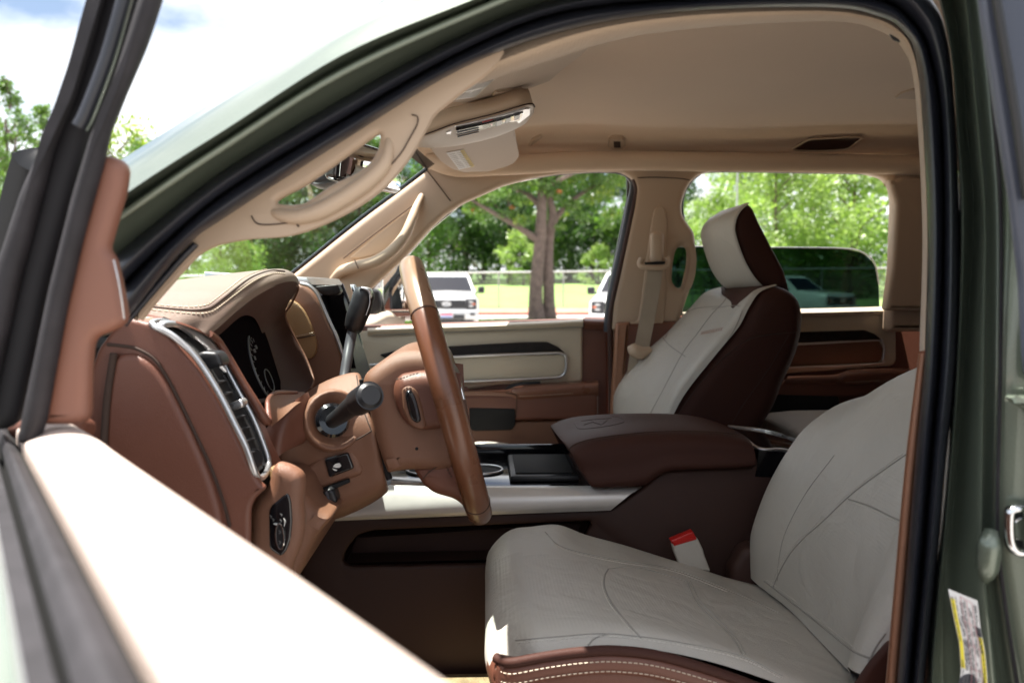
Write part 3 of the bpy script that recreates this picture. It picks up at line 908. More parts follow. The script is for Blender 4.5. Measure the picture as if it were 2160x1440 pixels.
# ================================================================== helpers that lay trim on a surface
from mathutils.bvhtree import BVHTree
_bvh = {}
def onto(ob, pts, lift=0.0008):
    """points of the surface of ob met by the sight lines through the given pixels"""
    if ob.name not in _bvh:
        me = ob.data
        _bvh[ob.name] = BVHTree.FromPolygons([tuple(v.co) for v in me.vertices], [tuple(p.vertices) for p in me.polygons])
    out = []
    for p in pts:
        v = ray(p[0], p[1]).normalized()
        h = _bvh[ob.name].ray_cast(CAMP, v)
        if h[0] is None:
            continue
        n = h[1]
        if n.dot(v) > 0: n = -n
        out.append(h[0] + n * lift)
    return out
def seam(name, ob, pts, m, r=0.0008, lift=0.0003, k=6, par=None):
    C = cat([(x, y, 0) for x, y in pts], k)
    q = onto(ob, [(c[0], c[1]) for c in C], lift)
    if len(q) > 2:
        return tube(name, q, r, m, par or ob, k=1, seg=6)
def stitch_on(name, ob, pts, m, step=.006, ln=.0035, r=.0006, lift=.0005, par=None):
    C = cat([(x, y, 0) for x, y in pts], 8)
    q = onto(ob, [(c[0], c[1]) for c in C], lift)
    if len(q) > 2:
        return stitches(name, q, m, par or ob, step, ln, r, k=1)
def poly3(name, pts, m, parent, thick=0.004, bev=0.0, sm=0, flat=False, seg=2):
    P = [P3(p) for p in pts]
    if sm: P = [Vector(c) for c in cat(P, sm, True)]
    bm = bmesh.new()
    c = sum(P, Vector()) / len(P)
    n = Vector()
    for i in range(len(P)): n += (P[i] - c).cross(P[(i + 1) % len(P)] - c)
    n.normalize()
    if n.dot(CAMP - c) < 0: P = P[::-1]; n = -n
    A = [bm.verts.new(p) for p in P]
    B = [bm.verts.new(p - n * thick) for p in P]
    bm.faces.new(A)
    bm.faces.new(B[::-1])
    for i in range(len(P)):
        j = (i + 1) % len(P)
        bm.faces.new((A[j], A[i], B[i], B[j]))
    if bev:
        e = [e for e in bm.edges if all(v in A for v in e.verts)]
        bmesh.ops.bevel(bm, geom=e, offset=bev, segments=seg, affect='EDGES')
    bmesh.ops.triangulate(bm, faces=[f for f in bm.faces if len(f.verts) > 4])
    bmesh.ops.recalc_face_normals(bm, faces=bm.faces)
    me = bpy.data.meshes.new(name); bm.to_mesh(me); bm.free()
    return finish(name, me, m, parent, 30)
def inside(x, y, poly):
    c = False
    n = len(poly)
    for i in range(n):
        x1, y1 = poly[i]; x2, y2 = poly[i - 1]
        if (y1 > y) != (y2 > y) and x < (x2 - x1) * (y - y1) / (y2 - y1) + x1: c = not c
    return c
def proj(p):
    v = p - CAMP
    z = v.dot(_f)
    return 1080 + v.dot(_r) / z * FPX, 720 - v.dot(_u) / z * FPX
def paint_faces(ob, m, poly):
    ob.data.materials.append(MAT[m])
    for f in ob.data.polygons:
        c = sum((ob.data.vertices[i].co for i in f.vertices), Vector()) / len(f.vertices)
        if inside(*proj(c), poly): f.material_index = len(ob.data.materials) - 1

# ================================================================== ceiling fittings
sp = onto(headl, [(1676,313),(1690,300),(1708,291),(1740,288),(1817,286),(1806,297),(1786,311),(1740,315)], .004)
o = poly3('ceiling_speaker', sp, 'dark_brown_plastic', truck, .004)
tube('speaker_rim', [p - Vector((0, 0, .001)) for p in sp], .0028, 'beige_trim', o, k=4, seg=8, closed=True)
mc = onto(headl, [(1283,292),(1290,286),(1312,286),(1319,292),(1320,304),(1312,311),(1290,312),(1282,305)], .008)
o = poly3('ceiling_microphone', mc, 'beige_trim', truck, .010, bev=.003)
g = onto(headl, [(1294,293),(1308,293),(1309,305),(1295,305)], .0095)
poly3('microphone_grille', g, 'seam', o, .001)
cl = onto(headl, [(1114,304),(1122,292),(1141,283),(1143,288),(1130,297),(1118,306)], .006)
poly3('visor_clip', cl, 'beige_trim', truck, .01, bev=.002)
lt = onto(headl, [(1888,204),(1900,194),(1925,186),(1975,186),(1970,205),(1930,206)], .004)
poly3('reading_light', lt, 'beige_trim', truck, .004, bev=.001)

# overhead console
oc = grid('overhead_console', [[(868,291,1.50),(905,282,1.50),(960,262,1.50),(1040,242,1.50),(1100,224,1.50),(1124,221,1.52)],
                               [(860,296,1.56),(905,296,1.56),(960,276,1.56),(1040,258,1.56),(1104,236,1.56),(1127,228,1.56)],
                               [(862,305,1.68),(905,308,1.68),(960,303,1.68),(1040,286,1.68),(1100,262,1.68),(1126,238,1.66)],
                               [(868,308,1.74),(905,312,1.74),(960,308,1.74),(1040,291,1.74),(1100,266,1.74),(1124,242,1.72)]], 'beige_trim', truck, ku=5, kv=4, thick=-.03)
fr = poly3('switch_frame', [(953,267,1.515),(1000,258,1.515),(1060,244,1.515),(1108,231,1.52),(1118,230,1.54),(1118,243,1.60),(1087,267,1.68),(1060,279,1.70),(1020,293,1.715),(952,305,1.72)], 'satin_silver', oc, .004, bev=.001)
sb = poly3('switch_bank', [(963,276,1.535),(1010,266,1.535),(1060,253,1.535),(1104,238,1.54),(1098,253,1.62),(1060,271,1.66),(1012,286,1.68),(962,297,1.69)], 'gloss_black', oc, .004)
for k in range(4):
    f = k / 4
    tube('vent_slat', [(965 + 42 * f * 0, 280 + k * 4.5, 1.53 + .04 * k), (1010, 269 + k * 4.5, 1.53 + .04 * k)], .0015, 'grey_plastic', sb, k=1, seg=5)
poly3('sos_button', [(1018,263,1.535),(1041,257,1.535),(1039,268,1.60),(1018,275,1.61)], 'red_button', sb, .006, bev=.001)
for x0 in (1047, 1066, 1085):
    poly3('switch', [(x0, 257 - (x0 - 1047) * .30, 1.535), (x0 + 13, 253 - (x0 - 1047) * .30, 1.535), (x0 + 12, 263 - (x0 - 1047) * .33, 1.60), (x0 - 1, 268 - (x0 - 1047) * .33, 1.60)], 'grey_plastic', sb, .006, bev=.001)
poly3('latch', [(941,280,1.54),(952,277,1.54),(950,303,1.70),(938,302,1.70)], 'satin_silver', oc, .005, bev=.001)
tube('console_seam', [(868,290,1.495),(905,281,1.495),(960,261,1.495),(1040,241,1.495),(1100,223,1.495),(1122,219,1.50),(1128,226,1.54)], .0013, 'seam', oc, seg=5)

# sun visors
def visor_label(par, q, nrows):
    lb = poly3('warning_label', q[:4], 'label_white', par, .0006)
    poly3('yellow_strip', q[4:8], 'visor_yellow', par, .0008)
    A, B, C, D = [P3(p) for p in q[:4]]
    ln = []
    n = (B - A).cross(D - A).normalized()
    if n.dot(CAMP - A) < 0: n = -n
    for i in range(nrows):
        v = (i + 1) / (nrows + 1)
        for (u0, u1) in ((.06, .44), (.54, .93)):
            if i % 5 == 4: u1 -= .12
            p = A.lerp(B, u0).lerp(D.lerp(C, u0), v) + n * .0006
            r_ = A.lerp(B, u1).lerp(D.lerp(C, u1), v) + n * .0006
            tube('', [p, r_], .0004, None, None, k=1, seg=4, join=ln)
    joined('fine_print', ln, 'label_grey', lb)
_A, _B, _C = W(947, 215, 1.33), W(1262, 80, 1.02), W(1040, 146, .99)
_n = (_B - _A).cross(_C - _A).normalized()
vp = lambda x, y: WP(x, y, _A, _n)
v1 = poly3('sun_visor', [vp(*p) for p in [(925,207),(985,170),(1040,140),(1120,104),(1200,84),(1256,80),(1262,84),(1225,118),(1187,147),(1160,170),(1137,187),(1118,197),(1085,207),(1053,214),(1000,217),(947,215)]], 'beige_cloth', truck, .018, bev=.004)
def on_visor(pts, l=.0012):
    k = 1 if _n.dot(CAMP - _A) > 0 else -1
    return [vp(*p) + _n * k * l for p in pts]
q = on_visor([(953,210),(1000,172),(1058,152),(1003,204),(1003,204),(1044,157),(1058,152),(990,205)])
visor_label(v1, [q[0], q[1], q[2], q[3], q[7], q[5], q[2], q[3]], 10)
w1 = on_visor([(1038,198),(1046,190),(1075,187),(1100,184),(1092,196),(1060,204),(1042,204)], .004)
poly3('visor_pull', w1, 'beige_trim', v1, .004, bev=.0015)
v2 = poly3('sun_visor', [(905,315,1.88),(930,340,1.97),(950,358,2.05),(960,361,2.07),(985,360,2.09),(990,366,2.10),(1030,362,2.10),(1068,354,2.10),(1086,346,2.09),(1095,336,2.07),(1094,322,2.03),(1083,262,1.84),(960,285,1.80)], 'beige_trim', truck, .016, bev=.006)
q = onto(v2, [(941,322),(978,315),(1001,350),(968,357),(970,317),(978,315),(1001,350),(993,352)], .0012)
if len(q) == 8: visor_label(v2, [q[0], q[1], q[2], q[3], q[4], q[5], q[6], q[7]], 9)

# rear view mirror on its stalk
mn = Vector((.93, -.37, -.12)).normalized()
mr = box('rear_view_mirror', W(772, 351, 1.62), (.030, .25, .080), 'gloss_black', truck, bev=.012, rot=rot3(mn, Vector((.37, .93, 0)).normalized(), mn.cross(Vector((.37, .93, 0)).normalized())), seg=4)
box('mirror_glass', W(772, 351, 1.62) + mn * .0155, (.002, .232, .064), 'mirror_glass', mr, bev=.0008, rot=rot3(mn, Vector((.37, .93, 0)).normalized(), mn.cross(Vector((.37, .93, 0)).normalized())))
tube('mirror_stalk', [W(760, 335, 1.62), W(720, 345, 1.62), W(690, 362, 1.62)], [.012, .010, .014], 'gloss_black', mr, seg=10)
slab('camera_housing', [(646,385),(690,352),(706,350),(710,374),(702,382),(668,389)], 1.57, .10, 'black_plastic', mr, bev=.008, r=.006)

# ================================================================== front passenger seat
ps = slab('passenger_seat', [(1400,905),(1440,832),(1508,744),(1556,688),(1578,648),(1600,618),(1625,603),(1650,602),(1676,612),(1696,632),(1704,660),(1703,700),(1690,752),(1662,810),(1644,860),(1600,930),(1540,980),(1400,980)], 1.845, .42, 'dark_brown', truck, bev=.045, r=.02, res=5)
pb = grid('backrest', [[(1402,915,1.850),(1442,835,1.850),(1510,748,1.850),(1558,690,1.850),(1580,648,1.855),(1603,616,1.86),(1640,601,1.87)],
                       [(1392,905,1.862),(1430,822,1.862),(1497,737,1.862),(1545,681,1.862),(1568,642,1.868),(1592,612,1.875),(1632,600,1.885)],
                       [(1385,900,1.90),(1424,815,1.90),(1487,735,1.90),(1534,680,1.90),(1556,645,1.90),(1580,622,1.91),(1618,606,1.93)],
                       [(1372,895,1.95),(1414,818,1.95),(1472,742,1.95),(1518,690,1.95),(1545,652,1.95),(1566,630,1.95),(1602,618,1.97)],
                       [(1345,890,2.04),(1390,815,2.04),(1444,742,2.04),(1492,686,2.04),(1517,650,2.04),(1540,628,2.04),(1582,616,2.05)],
                       [(1318,888,2.12),(1350,815,2.12),(1404,748,2.12),(1458,688,2.12),(1488,650,2.12),(1515,624,2.12),(1560,612,2.13)],
                       [(1299,888,2.19),(1308,820,2.19),(1362,752,2.19),(1418,700,2.19),(1462,652,2.19),(1496,617,2.19),(1540,604,2.20)],
                       [(1293,890,2.25),(1298,825,2.25),(1346,758,2.25),(1401,708,2.25),(1447,660,2.25),(1486,620,2.25),(1532,604,2.26)],
                       [(1310,900,2.28),(1318,835,2.28),(1366,772,2.28),(1420,722,2.28),(1462,680,2.28),(1500,650,2.28),(1545,630,2.28)]],
          'cream_leather', ps, ku=5, kv=4)
seam('seat_seam', pb, [(1365,885),(1400,820),(1440,745),(1470,705),(1500,665),(1524,640),(1532,628)], 'cream_seam', .0012)
seam('seat_seam', pb, [(1418,885),(1450,830),(1500,765),(1540,710),(1556,680),(1566,655)], 'cream_seam', .0010)
seam('seat_seam', pb, [(1398,712),(1412,728),(1440,748),(1446,752)], 'cream_seam', .0012)
seam('seat_seam', pb, [(1404,712),(1415,690),(1440,665),(1470,650),(1520,646)], 'cream_seam', .0009)
seam('seat_seam', pb, [(1502,652),(1540,645),(1562,646)], 'cream_seam', .0010)
q = onto(pb, [(1499, 698), (1479, 703), (1525, 694), (1502, 690)], .0010)
if len(q) == 4:
    e1 = (q[2] - q[1]).normalized(); e2 = (q[3] - q[0]).normalized()
    for i, (a, b) in enumerate([(0, 1)]):
        parts = []
        # stitched wordmark: a row of slim upright strokes, as unreadable as it is in the picture
        for k in range(9):
            c = q[1].lerp(q[2], (k + .5) / 9)
            box('', c + e2 * .0, (.0024, .0085, .0012), None, None, 0, rot=rot3(e1, e2, e1.cross(e2)), join=parts)
        tube('', [q[1] + e2 * .005, q[2] + e2 * .005], .0006, None, None, k=1, seg=4, join=parts)
        tube('', [q[1] - e2 * .005, q[2] - e2 * .005], .0006, None, None, k=1, seg=4, join=parts)
        joined('embroidered_mark', parts, 'embossed', pb)
seam('side_seam', ps, [(1420,890),(1460,830),(1520,760),(1580,716),(1640,704),(1690,700)], 'seam', .0011)
seam('side_seam', ps, [(1540,900),(1570,850),(1620,780),(1650,730),(1664,706)], 'seam', .0009)
hr = slab('headrest', [(1578,428),(1561,447),(1552,464),(1550,484),(1556,507),(1570,549),(1590,583),(1606,602),(1640,612),(1668,612),(1657,572),(1630,520),(1603,468),(1590,438)], 1.945, .22, 'dark_brown', ps, bev=.016, r=.008, res=4)
grid('headrest_pad', [[(1582,428,1.940),(1563,445,1.940),(1553,466,1.940),(1552,492,1.940),(1570,546,1.940),(1591,583,1.940),(1612,606,1.945)],
                      [(1574,428,1.948),(1555,445,1.948),(1545,468,1.948),(1545,498,1.948),(1563,550,1.948),(1585,587,1.95),(1606,610,1.955)],
                      [(1560,433,2.0),(1532,450,2.0),(1520,472,2.0),(1520,505,2.0),(1541,558,2.0),(1565,594,2.0),(1594,614,2.0)],
                      [(1546,437,2.06),(1513,455,2.06),(1500,478,2.06),(1502,510,2.06),(1521,562,2.06),(1546,598,2.06),(1580,616,2.06)],
                      [(1530,442,2.12),(1498,462,2.12),(1486,484,2.12),(1488,512,2.12),(1507,566,2.12),(1533,602,2.12),(1568,620,2.12)],
                      [(1520,446,2.165),(1491,467,2.165),(1479,489,2.165),(1482,516,2.165),(1500,568,2.165),(1527,605,2.165),(1562,622,2.165)],
                      [(1530,450,2.18),(1505,474,2.18),(1496,494,2.18),(1498,520,2.18),(1515,570,2.18),(1540,605,2.18),(1570,620,2.18)]],
     'cream_leather', hr, ku=5, kv=4)
for x in (1590, 1618):
    tube('headrest_post', [(x, 600, 2.03), (x + 12, 650, 2.03)], .006, 'chrome', hr, k=1)
# its cushion beyond the console
grid('seat_cushion', [[(960,944,1.86),(1010,936,1.86),(1080,942,1.86),(1150,955,1.86),(1300,985,1.86)], [(960,940,1.95),(1010,934,1.95),(1080,938,1.95),(1140,952,1.95),(1300,975,1.95)],
                      [(955,946,2.05),(1010,938,2.05),(1080,943,2.05),(1140,955,2.05),(1300,970,2.05)],[(955,948,2.2),(1010,935,2.2),(1080,940,2.2),(1140,955,2.2),(1290,965,2.2)],[(955,1000,2.26),(1010,1000,2.26),(1080,1000,2.26),(1140,1000,2.26),(1290,1000,2.26)]],
     'cream_leather', ps, ku=4, kv=4)
slab('rear_seat_cushion', [(1684,930),(1686,916),(1704,908),(1760,902),(1900,900),(1900,1100),(1700,1100)], 1.9, .3, 'cream_leather', truck, bev=.03, r=.015)

# ================================================================== centre console
cside = [(640,1180),(690,1098),(985,1086),(1292,1075),(1352,1034),(1384,1006),(1406,994),(1588,986),(1606,950),(1650,950),(1690,958),(1740,960),(1740,1500),(600,1500)]
slot = [(722,1188),(728,1162),(752,1130),(786,1119),(1244,1099),(1248,1106),(1214,1172),(1190,1187),(740,1197)]
con = slab('centre_console', [cside, slot], 1.475, .02, 'dark_brown_plastic', truck, bev=.006, r=.008)
slab('console_core', [(640,1190),(692,1106),(1292,1080),(1400,1000),(1590,992),(1740,965),(1740,1500),(600,1500)], 1.55, .26, 'dark_brown_plastic', con, bev=.006)
def slot_liner():
    a = PX([(730,1186),(752,1134),(1240,1104),(1210,1176)], 1.49)
    b = [p + Vector((0, .055, 0)) for p in a]
    V = a + b
    return joined('slot_liner', [(V, [(4,5,6,7),(0,1,5,4),(1,2,6,5),(2,3,7,6),(3,0,4,7)])], 'dark_brown_plastic', con)
slot_liner()
grid('metal_trim', [[(690,1099,1.462),(760,1096,1.462),(990,1087,1.462),(1150,1081,1.462),(1288,1076,1.462)],
                    [(700,1092,1.456),(775,1088,1.456),(1000,1078,1.456),(1160,1070,1.456),(1305,1062,1.456)],
                    [(740,1075,1.458),(815,1066,1.458),(1010,1054,1.458),(1170,1048,1.458),(1330,1042,1.458)],
                    [(815,1027,1.472),(850,1028,1.472),(1020,1029,1.472),(1180,1029,1.472),(1352,1029,1.472)],
                    [(815,1022,1.49),(850,1023,1.49),(1020,1024,1.49),(1180,1024,1.49),(1352,1024,1.49)]], 'satin_trim', con, ku=5, kv=4)
# tray top with cup wells
zt = 1.188
tr = box('tray', Vector((-.02, 1.625, zt - .03)), (.46, .27, .05), 'gloss_black', con, bev=.004)
box('tray_far_rail', Vector((-.02, 1.765, zt + .006)), (.46, .012, .030), 'gloss_black', con, bev=.003)
for cx in (-.115, -.01):
    a = [Vector((cx + .042 * math.cos(t), 1.62 + .042 * math.sin(t), zt - .002)) for t in [2 * math.pi * j / 28 for j in range(28)]]
    c = tube('cup_ring', a, .003, 'satin_silver', con, k=1, seg=8, closed=True, ref=(0, 0, 1))
    disc('cup_well', Vector((cx, 1.62, zt - .0035)), Vector((0, 0, 1)), .040, .001, 'black_hole', c)
box('phone_tray', Vector((.11, 1.62, zt + .002)), (.13, .20, .012), 'black_plastic', con, bev=.004)
box('tray_mat', Vector((.11, 1.62, zt + .0095)), (.11, .17, .003), 'black_hole', con, bev=.001)
# armrest lid, sections from nose to tail: near bottom, near bulge, near top edge, crown, far top edge, far bottom
lid = grid('armrest_lid', [
 [(1246,1018,1.480),(1222,985,1.480),(1206,955,1.490),(1185,925,1.60),(1172,902,1.75),(1198,950,1.775)],
 [(1250,1027,1.474),(1228,990,1.460),(1203,946,1.478),(1178,915,1.60),(1163,898,1.76),(1192,955,1.780)],
 [(1290,1028,1.474),(1276,985,1.452),(1256,928,1.476),(1235,900,1.60),(1205,883,1.77),(1240,960,1.785)],
 [(1357,1024,1.474),(1345,975,1.450),(1335,916,1.476),(1320,892,1.60),(1290,876,1.77),(1310,960,1.785)],
 [(1406,996,1.474),(1404,958,1.450),(1402,912,1.476),(1398,889,1.60),(1400,875,1.77),(1400,950,1.785)],
 [(1500,990,1.474),(1502,955,1.450),(1502,913,1.476),(1488,893,1.60),(1462,880,1.77),(1470,945,1.785)],
 [(1574,986,1.476),(1584,955,1.454),(1570,923,1.480),(1550,908,1.60),(1512,893,1.765),(1520,940,1.780)],
 [(1588,978,1.480),(1592,958,1.460),(1585,936,1.488),(1562,916,1.60),(1522,900,1.755),(1528,935,1.770)],
 [(1586,972,1.490),(1589,960,1.480),(1582,944,1.500),(1562,925,1.60),(1526,908,1.745),(1530,930,1.760)]],
 'dark_brown', con, ku=6, kv=5, cu=True, caps=True)
stitch_on('lid_stitching', lid, [(1200,952),(1206,944),(1225,936),(1260,928),(1335,918),(1402,914),(1502,915),(1570,922)], 'seam', lift=.0004)
seam('lid_seam', lid, [(1199,950),(1206,941),(1225,932),(1260,924),(1335,914),(1402,910),(1502,911),(1572,919)], 'seam', .0009)
seam('embossed_badge', lid, [(1211,890),(1215,898),(1222,904),(1250,903),(1290,897),(1313,891),(1316,886),(1305,880),(1290,878)], 'dark_brown_plastic', .0006)
seam('embossed_badge', lid, [(1226,888),(1260,884),(1290,882)], 'dark_brown_plastic', .0006, k=2)
seam('embossed_badge', lid, [(1232,896),(1250,890),(1268,896),(1282,886)], 'dark_brown_plastic', .0006, k=1)
ch = poly3('rear_cup_holder', [(1573,928,1.53),(1601,948,1.475),(1648,950,1.475),(1684,957,1.475),(1699,943,1.53),(1668,925,1.66),(1612,908,1.77),(1545,900,1.78)], 'gloss_black', con, .05)
tube('holder_rim', [(1573,925,1.53),(1601,946,1.475),(1648,948,1.475),(1684,955,1.475),(1699,941,1.53),(1668,924,1.66),(1612,907,1.77),(1536,899,1.78)], .0035, 'satin_silver', ch, k=3, seg=8)
poly3('holder_well', [(1590,926,1.57),(1640,938,1.52),(1676,944,1.52),(1682,936,1.57),(1650,924,1.66),(1600,912,1.72)], 'black_hole', ch, .001)

# ================================================================== driver's seat
def XZ(x, y, z): return Vector((x, y, z))
ycols = [.885, .905, .94, 1.00, 1.08, 1.16, 1.25, 1.33, 1.385, 1.41, 1.425]
def cz(x, y):
    near = np.interp(x, [0, .03, .065, .142, .194, .27, .35, .45, .55], [1.135, 1.150, 1.158, 1.162, 1.156, 1.133, 1.101, 1.06, 1.02])
    midz = np.interp(x, [0, .02, .05, .10, .2, .3, .4, .5, .55], [1.11, 1.125, 1.137, 1.142, 1.130, 1.102, 1.066, 1.035, 1.02])
    farz = np.interp(x, [0, .04, .107, .18, .3, .42, .48, .55], [1.105, 1.135, 1.146, 1.122, 1.086, 1.045, 1.030, 1.01])
    z = np.interp(y, [.90, .96, 1.03, 1.28, 1.36, 1.40], [near, near - .004, midz, midz - .004, farz - .002, farz])
    # soft sag and gathers
    z += .0025 * math.sin(x * 60 + y * 14) * math.exp(-((y - 1.33) / .06) ** 2)
    z -= .010 * math.exp(-((x - .3) / .12) ** 2 - ((y - 1.17) / .12) ** 2)
    return z
crow = []
for y in ycols:
    e = 1 - min(1, (y - .885) / .05) if y < 1.1 else max(0, (y - 1.36) / .065)
    fx = .000 + .028 * (e ** 2 if y < 1.1 else e ** 2) + (.010 if y < .95 else 0)
    dz = -(.0 if y > .89 else .012) - (.035 * max(0, (y - 1.40) / .025) ** 1.0 if y > 1.40 else 0)
    crow.append([XZ(fx + .035, y, 1.00), XZ(fx + .010, y, 1.045 + dz), XZ(fx - .002, y, 1.085 + dz), XZ(fx + .010, y, 1.112 + dz)] +
                [XZ(x + fx * .5, y, cz(x, y) + dz) for x in (.040, .075, .12, .17, .23, .29, .35, .41, .47, .54)])
crow.append([p + Vector((0, .004, -.07)) for p in crow[-1]])
ds = slab('driver_seat', [(1044,1440),(1047,1394),(1085,1406),(1150,1391),(1300,1378),(1400,1391),(1550,1437),(1700,1499),(1900,1600),(1950,2300),(1100,2300),(1062,1700)], .872, .030, 'brown_leather', truck, bev=.008, r=.012)
cu_ = grid('seat_cushion', crow, 'cream_leather', ds, ku=4, kv=4)
paint_faces(cu_, 'cream_perforated', [(1040,1180),(1100,1165),(1280,1190),(1300,1205),(1280,1240),(1300,1300),(1350,1345),(1250,1335),(1100,1350),(1050,1290)])
paint_faces(cu_, 'cream_perforated', [(1290,1210),(1480,1235),(1500,1260),(1570,1380),(1450,1365),(1360,1340),(1300,1290),(1280,1240)])
seam('cushion_seam', cu_, [(1352,1345),(1320,1310),(1290,1270),(1276,1240),(1275,1215),(1283,1200)], 'cream_seam', .0012)
seam('cushion_seam', cu_, [(1280,1200),(1340,1196),(1440,1222),(1455,1232)], 'cream_seam', .0007)
seam('cushion_seam', cu_, [(1448,1225),(1470,1270),(1510,1310),(1545,1345),(1566,1380)], 'cream_seam', .0009)
seam('cushion_seam', cu_, [(1456,1225),(1478,1268),(1518,1308),(1553,1345),(1573,1380)], 'cream_seam', .0007)
seam('cushion_seam', cu_, [(1088,1350),(1180,1342),(1262,1336),(1330,1340),(1420,1352),(1560,1382),(1650,1425)], 'cream_seam', .0008)
seam('cushion_seam', cu_, [(1150,1122),(1190,1155),(1300,1180),(1420,1200),(1540,1245),(1640,1290)], 'cream_seam', .0007)
seam('cushion_seam', cu_, [(1240,1360),(1256,1345),(1285,1336)], 'cream_seam', .0009)
# rolled brown border with twin rows of stitching
bp_ = [W(1046,1386,.885), W(1062,1394,.876), W(1085,1396,.870), W(1150,1384,.869), W(1225,1374,.869), W(1300,1371,.869), W(1400,1384,.869), W(1550,1430,.869), W(1700,1492,.869), W(1860,1580,.869)]
tube('seat_piping', [Vector(p) for p in bp_], .0055, 'dark_brown', ds, seg=10)
tube('seat_border', [Vector(p) + Vector((0, -.0005, -.016)) for p in bp_], .0085, 'brown_leather', ds, seg=12, prof=[(1.25*math.cos(2*math.pi*j/12), .5*math.sin(2*math.pi*j/12)) for j in range(12)] , ref=(0, 1, 0))
stitches('seat_stitching', [Vector(p) + Vector((0, -.0058, -.010)) for p in bp_], 'thread', ds, step=.0060, ln=.0040, r=.0006, k=6)
stitches('seat_stitching', [Vector(p) + Vector((0, -.0058, -.021)) for p in bp_], 'thread', ds, step=.0060, ln=.0040, r=.0006, k=6)
# backrest
Fp = [(.462,1.04),(.460,1.085),(.464,1.13),(.494,1.212),(.541,1.290),(.585,1.329),(.632,1.352),(.72,1.372)]
Cp = [(.480,1.04),(.486,1.085),(.494,1.13),(.518,1.215),(.553,1.300),(.590,1.360),(.640,1.412),(.73,1.455)]
Np = [(.424,1.105),(.432,1.13),(.448,1.16),(.480,1.222),(.528,1.295),(.574,1.333),(.625,1.356),(.72,1.376)]
brow = []
for y, kN, kC, kF in [(.888, 1, 0, 0), (.91, 1, 0, 0), (.96, .75, .25, 0), (1.03, .15, .85, 0), (1.15, 0, 1, 0), (1.26, 0, .9, .1), (1.33, 0, .4, .6), (1.38, 0, .06, .94), (1.41, 0, 0, 1), (1.428, 0, 0, 1)]:
    push = {.888: .03, .91: .004, 1.41: .004, 1.428: .03}.get(y, 0)
    brow.append([XZ(n[0] * kN + c[0] * kC + f[0] * kF + push, y, n[1] * kN + c[1] * kC + f[1] * kF) for n, c, f in zip(Np, Cp, Fp)])
dback = grid('backrest', brow, 'cream_leather', ds, ku=6, kv=6)
paint_faces(dback, 'cream_perforated', [(1631,1232),(1660,1175),(1730,1100),(1830,1015),(1930,950),(1930,1300),(1850,1400)])
seam('backrest_seam', dback, [(1631,1238),(1645,1205),(1665,1170),(1695,1135),(1735,1100),(1785,1052),(1832,1014),(1912,958)], 'cream_seam', .0010)
seam('backrest_seam', dback, [(1790,1052),(1830,1065),(1870,1084),(1905,1100)], 'cream_seam', .0012)
seam('backrest_seam', dback, [(1640,1225),(1643,1180),(1658,1120),(1700,1040),(1760,960)], 'cream_seam', .0006)
seam('backrest_seam', dback, [(1612,1225),(1660,1262),(1740,1325),(1800,1372),(1845,1390)], 'cream_seam', .0014)
seam('backrest_seam', dback, [(1832,1395),(1850,1360),(1868,1335)], 'cream_seam', .0012)
slab('backrest_shell', [(.49,1.05),(.50,1.13),(.53,1.21),(.575,1.29),(.63,1.335),(.72,1.36),(.80,1.36),(.78,1.2),(.70,1.0),(.60,.95)], .90, .515, 'dark_brown', ds, bev=.02, r=.02, world=True)
tube('backrest_welt', [(1598,1250,1.425),(1592,1190,1.425),(1597,1130,1.425),(1636,1028,1.425),(1696,932,1.425),(1752,882,1.425),(1812,853,1.425),(1900,832,1.425)], .006, 'dark_brown', ds, seg=8)
slab('recliner_cover', [(1545,1200),(1570,1160),(1598,1150),(1610,1235),(1590,1260),(1545,1240)], 1.40, .05, 'dark_brown_plastic', ds, bev=.012, r=.01)
slab('near_recliner_cover', [(.40,1.09),(.425,1.13),(.45,1.16),(.50,1.10),(.52,1.0),(.40,.98)], .874, .012, 'dark_brown', ds, bev=.005, r=.01, world=True)
slab('seat_base', [(.10,.82),(.60,.84),(.58,.66),(.12,.66)], .93, .42, 'black_plastic', ds, bev=.01, world=True)
# buckle
bk = Vector((.30, -.25, .92)).normalized()
bn = Vector((.1, -1, 0)).normalized()
B1 = slab('seat_belt_buckle', [(1419,1148),(1472,1135),(1484,1160),(1487,1172),(1500,1206),(1440,1206),(1424,1168)], 1.385, .022, 'cream_leather', ds, bev=.004, r=.004)
poly3('release_button', [(1420,1144,1.3835),(1414,1140,1.400),(1461,1120,1.402),(1467,1130,1.3835)], 'red_button', B1, .006, bev=.001)
slab('button_face', [(1414,1140),(1462,1120),(1468,1133),(1421,1149)], 1.3845, .018, 'red_button', B1, bev=.002, r=.002)
slab('cushion_pan', [(.07,1.06),(.30,1.06),(.50,1.0),(.60,.95),(.60,.84),(.10,.84)], .90, .50, 'dark_brown_plastic', ds, bev=.01, world=True)
slab('front_valance', [(.046,1.03),(.075,1.03),(.10,.82),(.08,.82)], .90, .50, 'brown_leather', ds, bev=.005, world=True)

for L_ in ([(1352,1350),(1316,1312),(1285,1272),(1271,1240),(1270,1213)], [(1092,1356),(1180,1348),(1262,1342),(1330,1346),(1420,1358),(1560,1388),(1650,1431)], [(1155,1128),(1192,1160),(1300,1185),(1420,1205),(1540,1250)]):
    stitch_on('seat_stitching', cu_, L_, 'cream_stitch', step=.0055, ln=.0036, r=.00055)
for L_ in ([(1624,1240),(1638,1205),(1658,1170),(1688,1135),(1728,1100),(1778,1052),(1825,1014),(1905,956)], [(1790,1058),(1830,1071),(1870,1090),(1905,1106)], [(1618,1222),(1664,1256),(1744,1319),(1804,1366)]):
    stitch_on('seat_stitching', dback, L_, 'cream_stitch', step=.0055, ln=.0036, r=.00055)

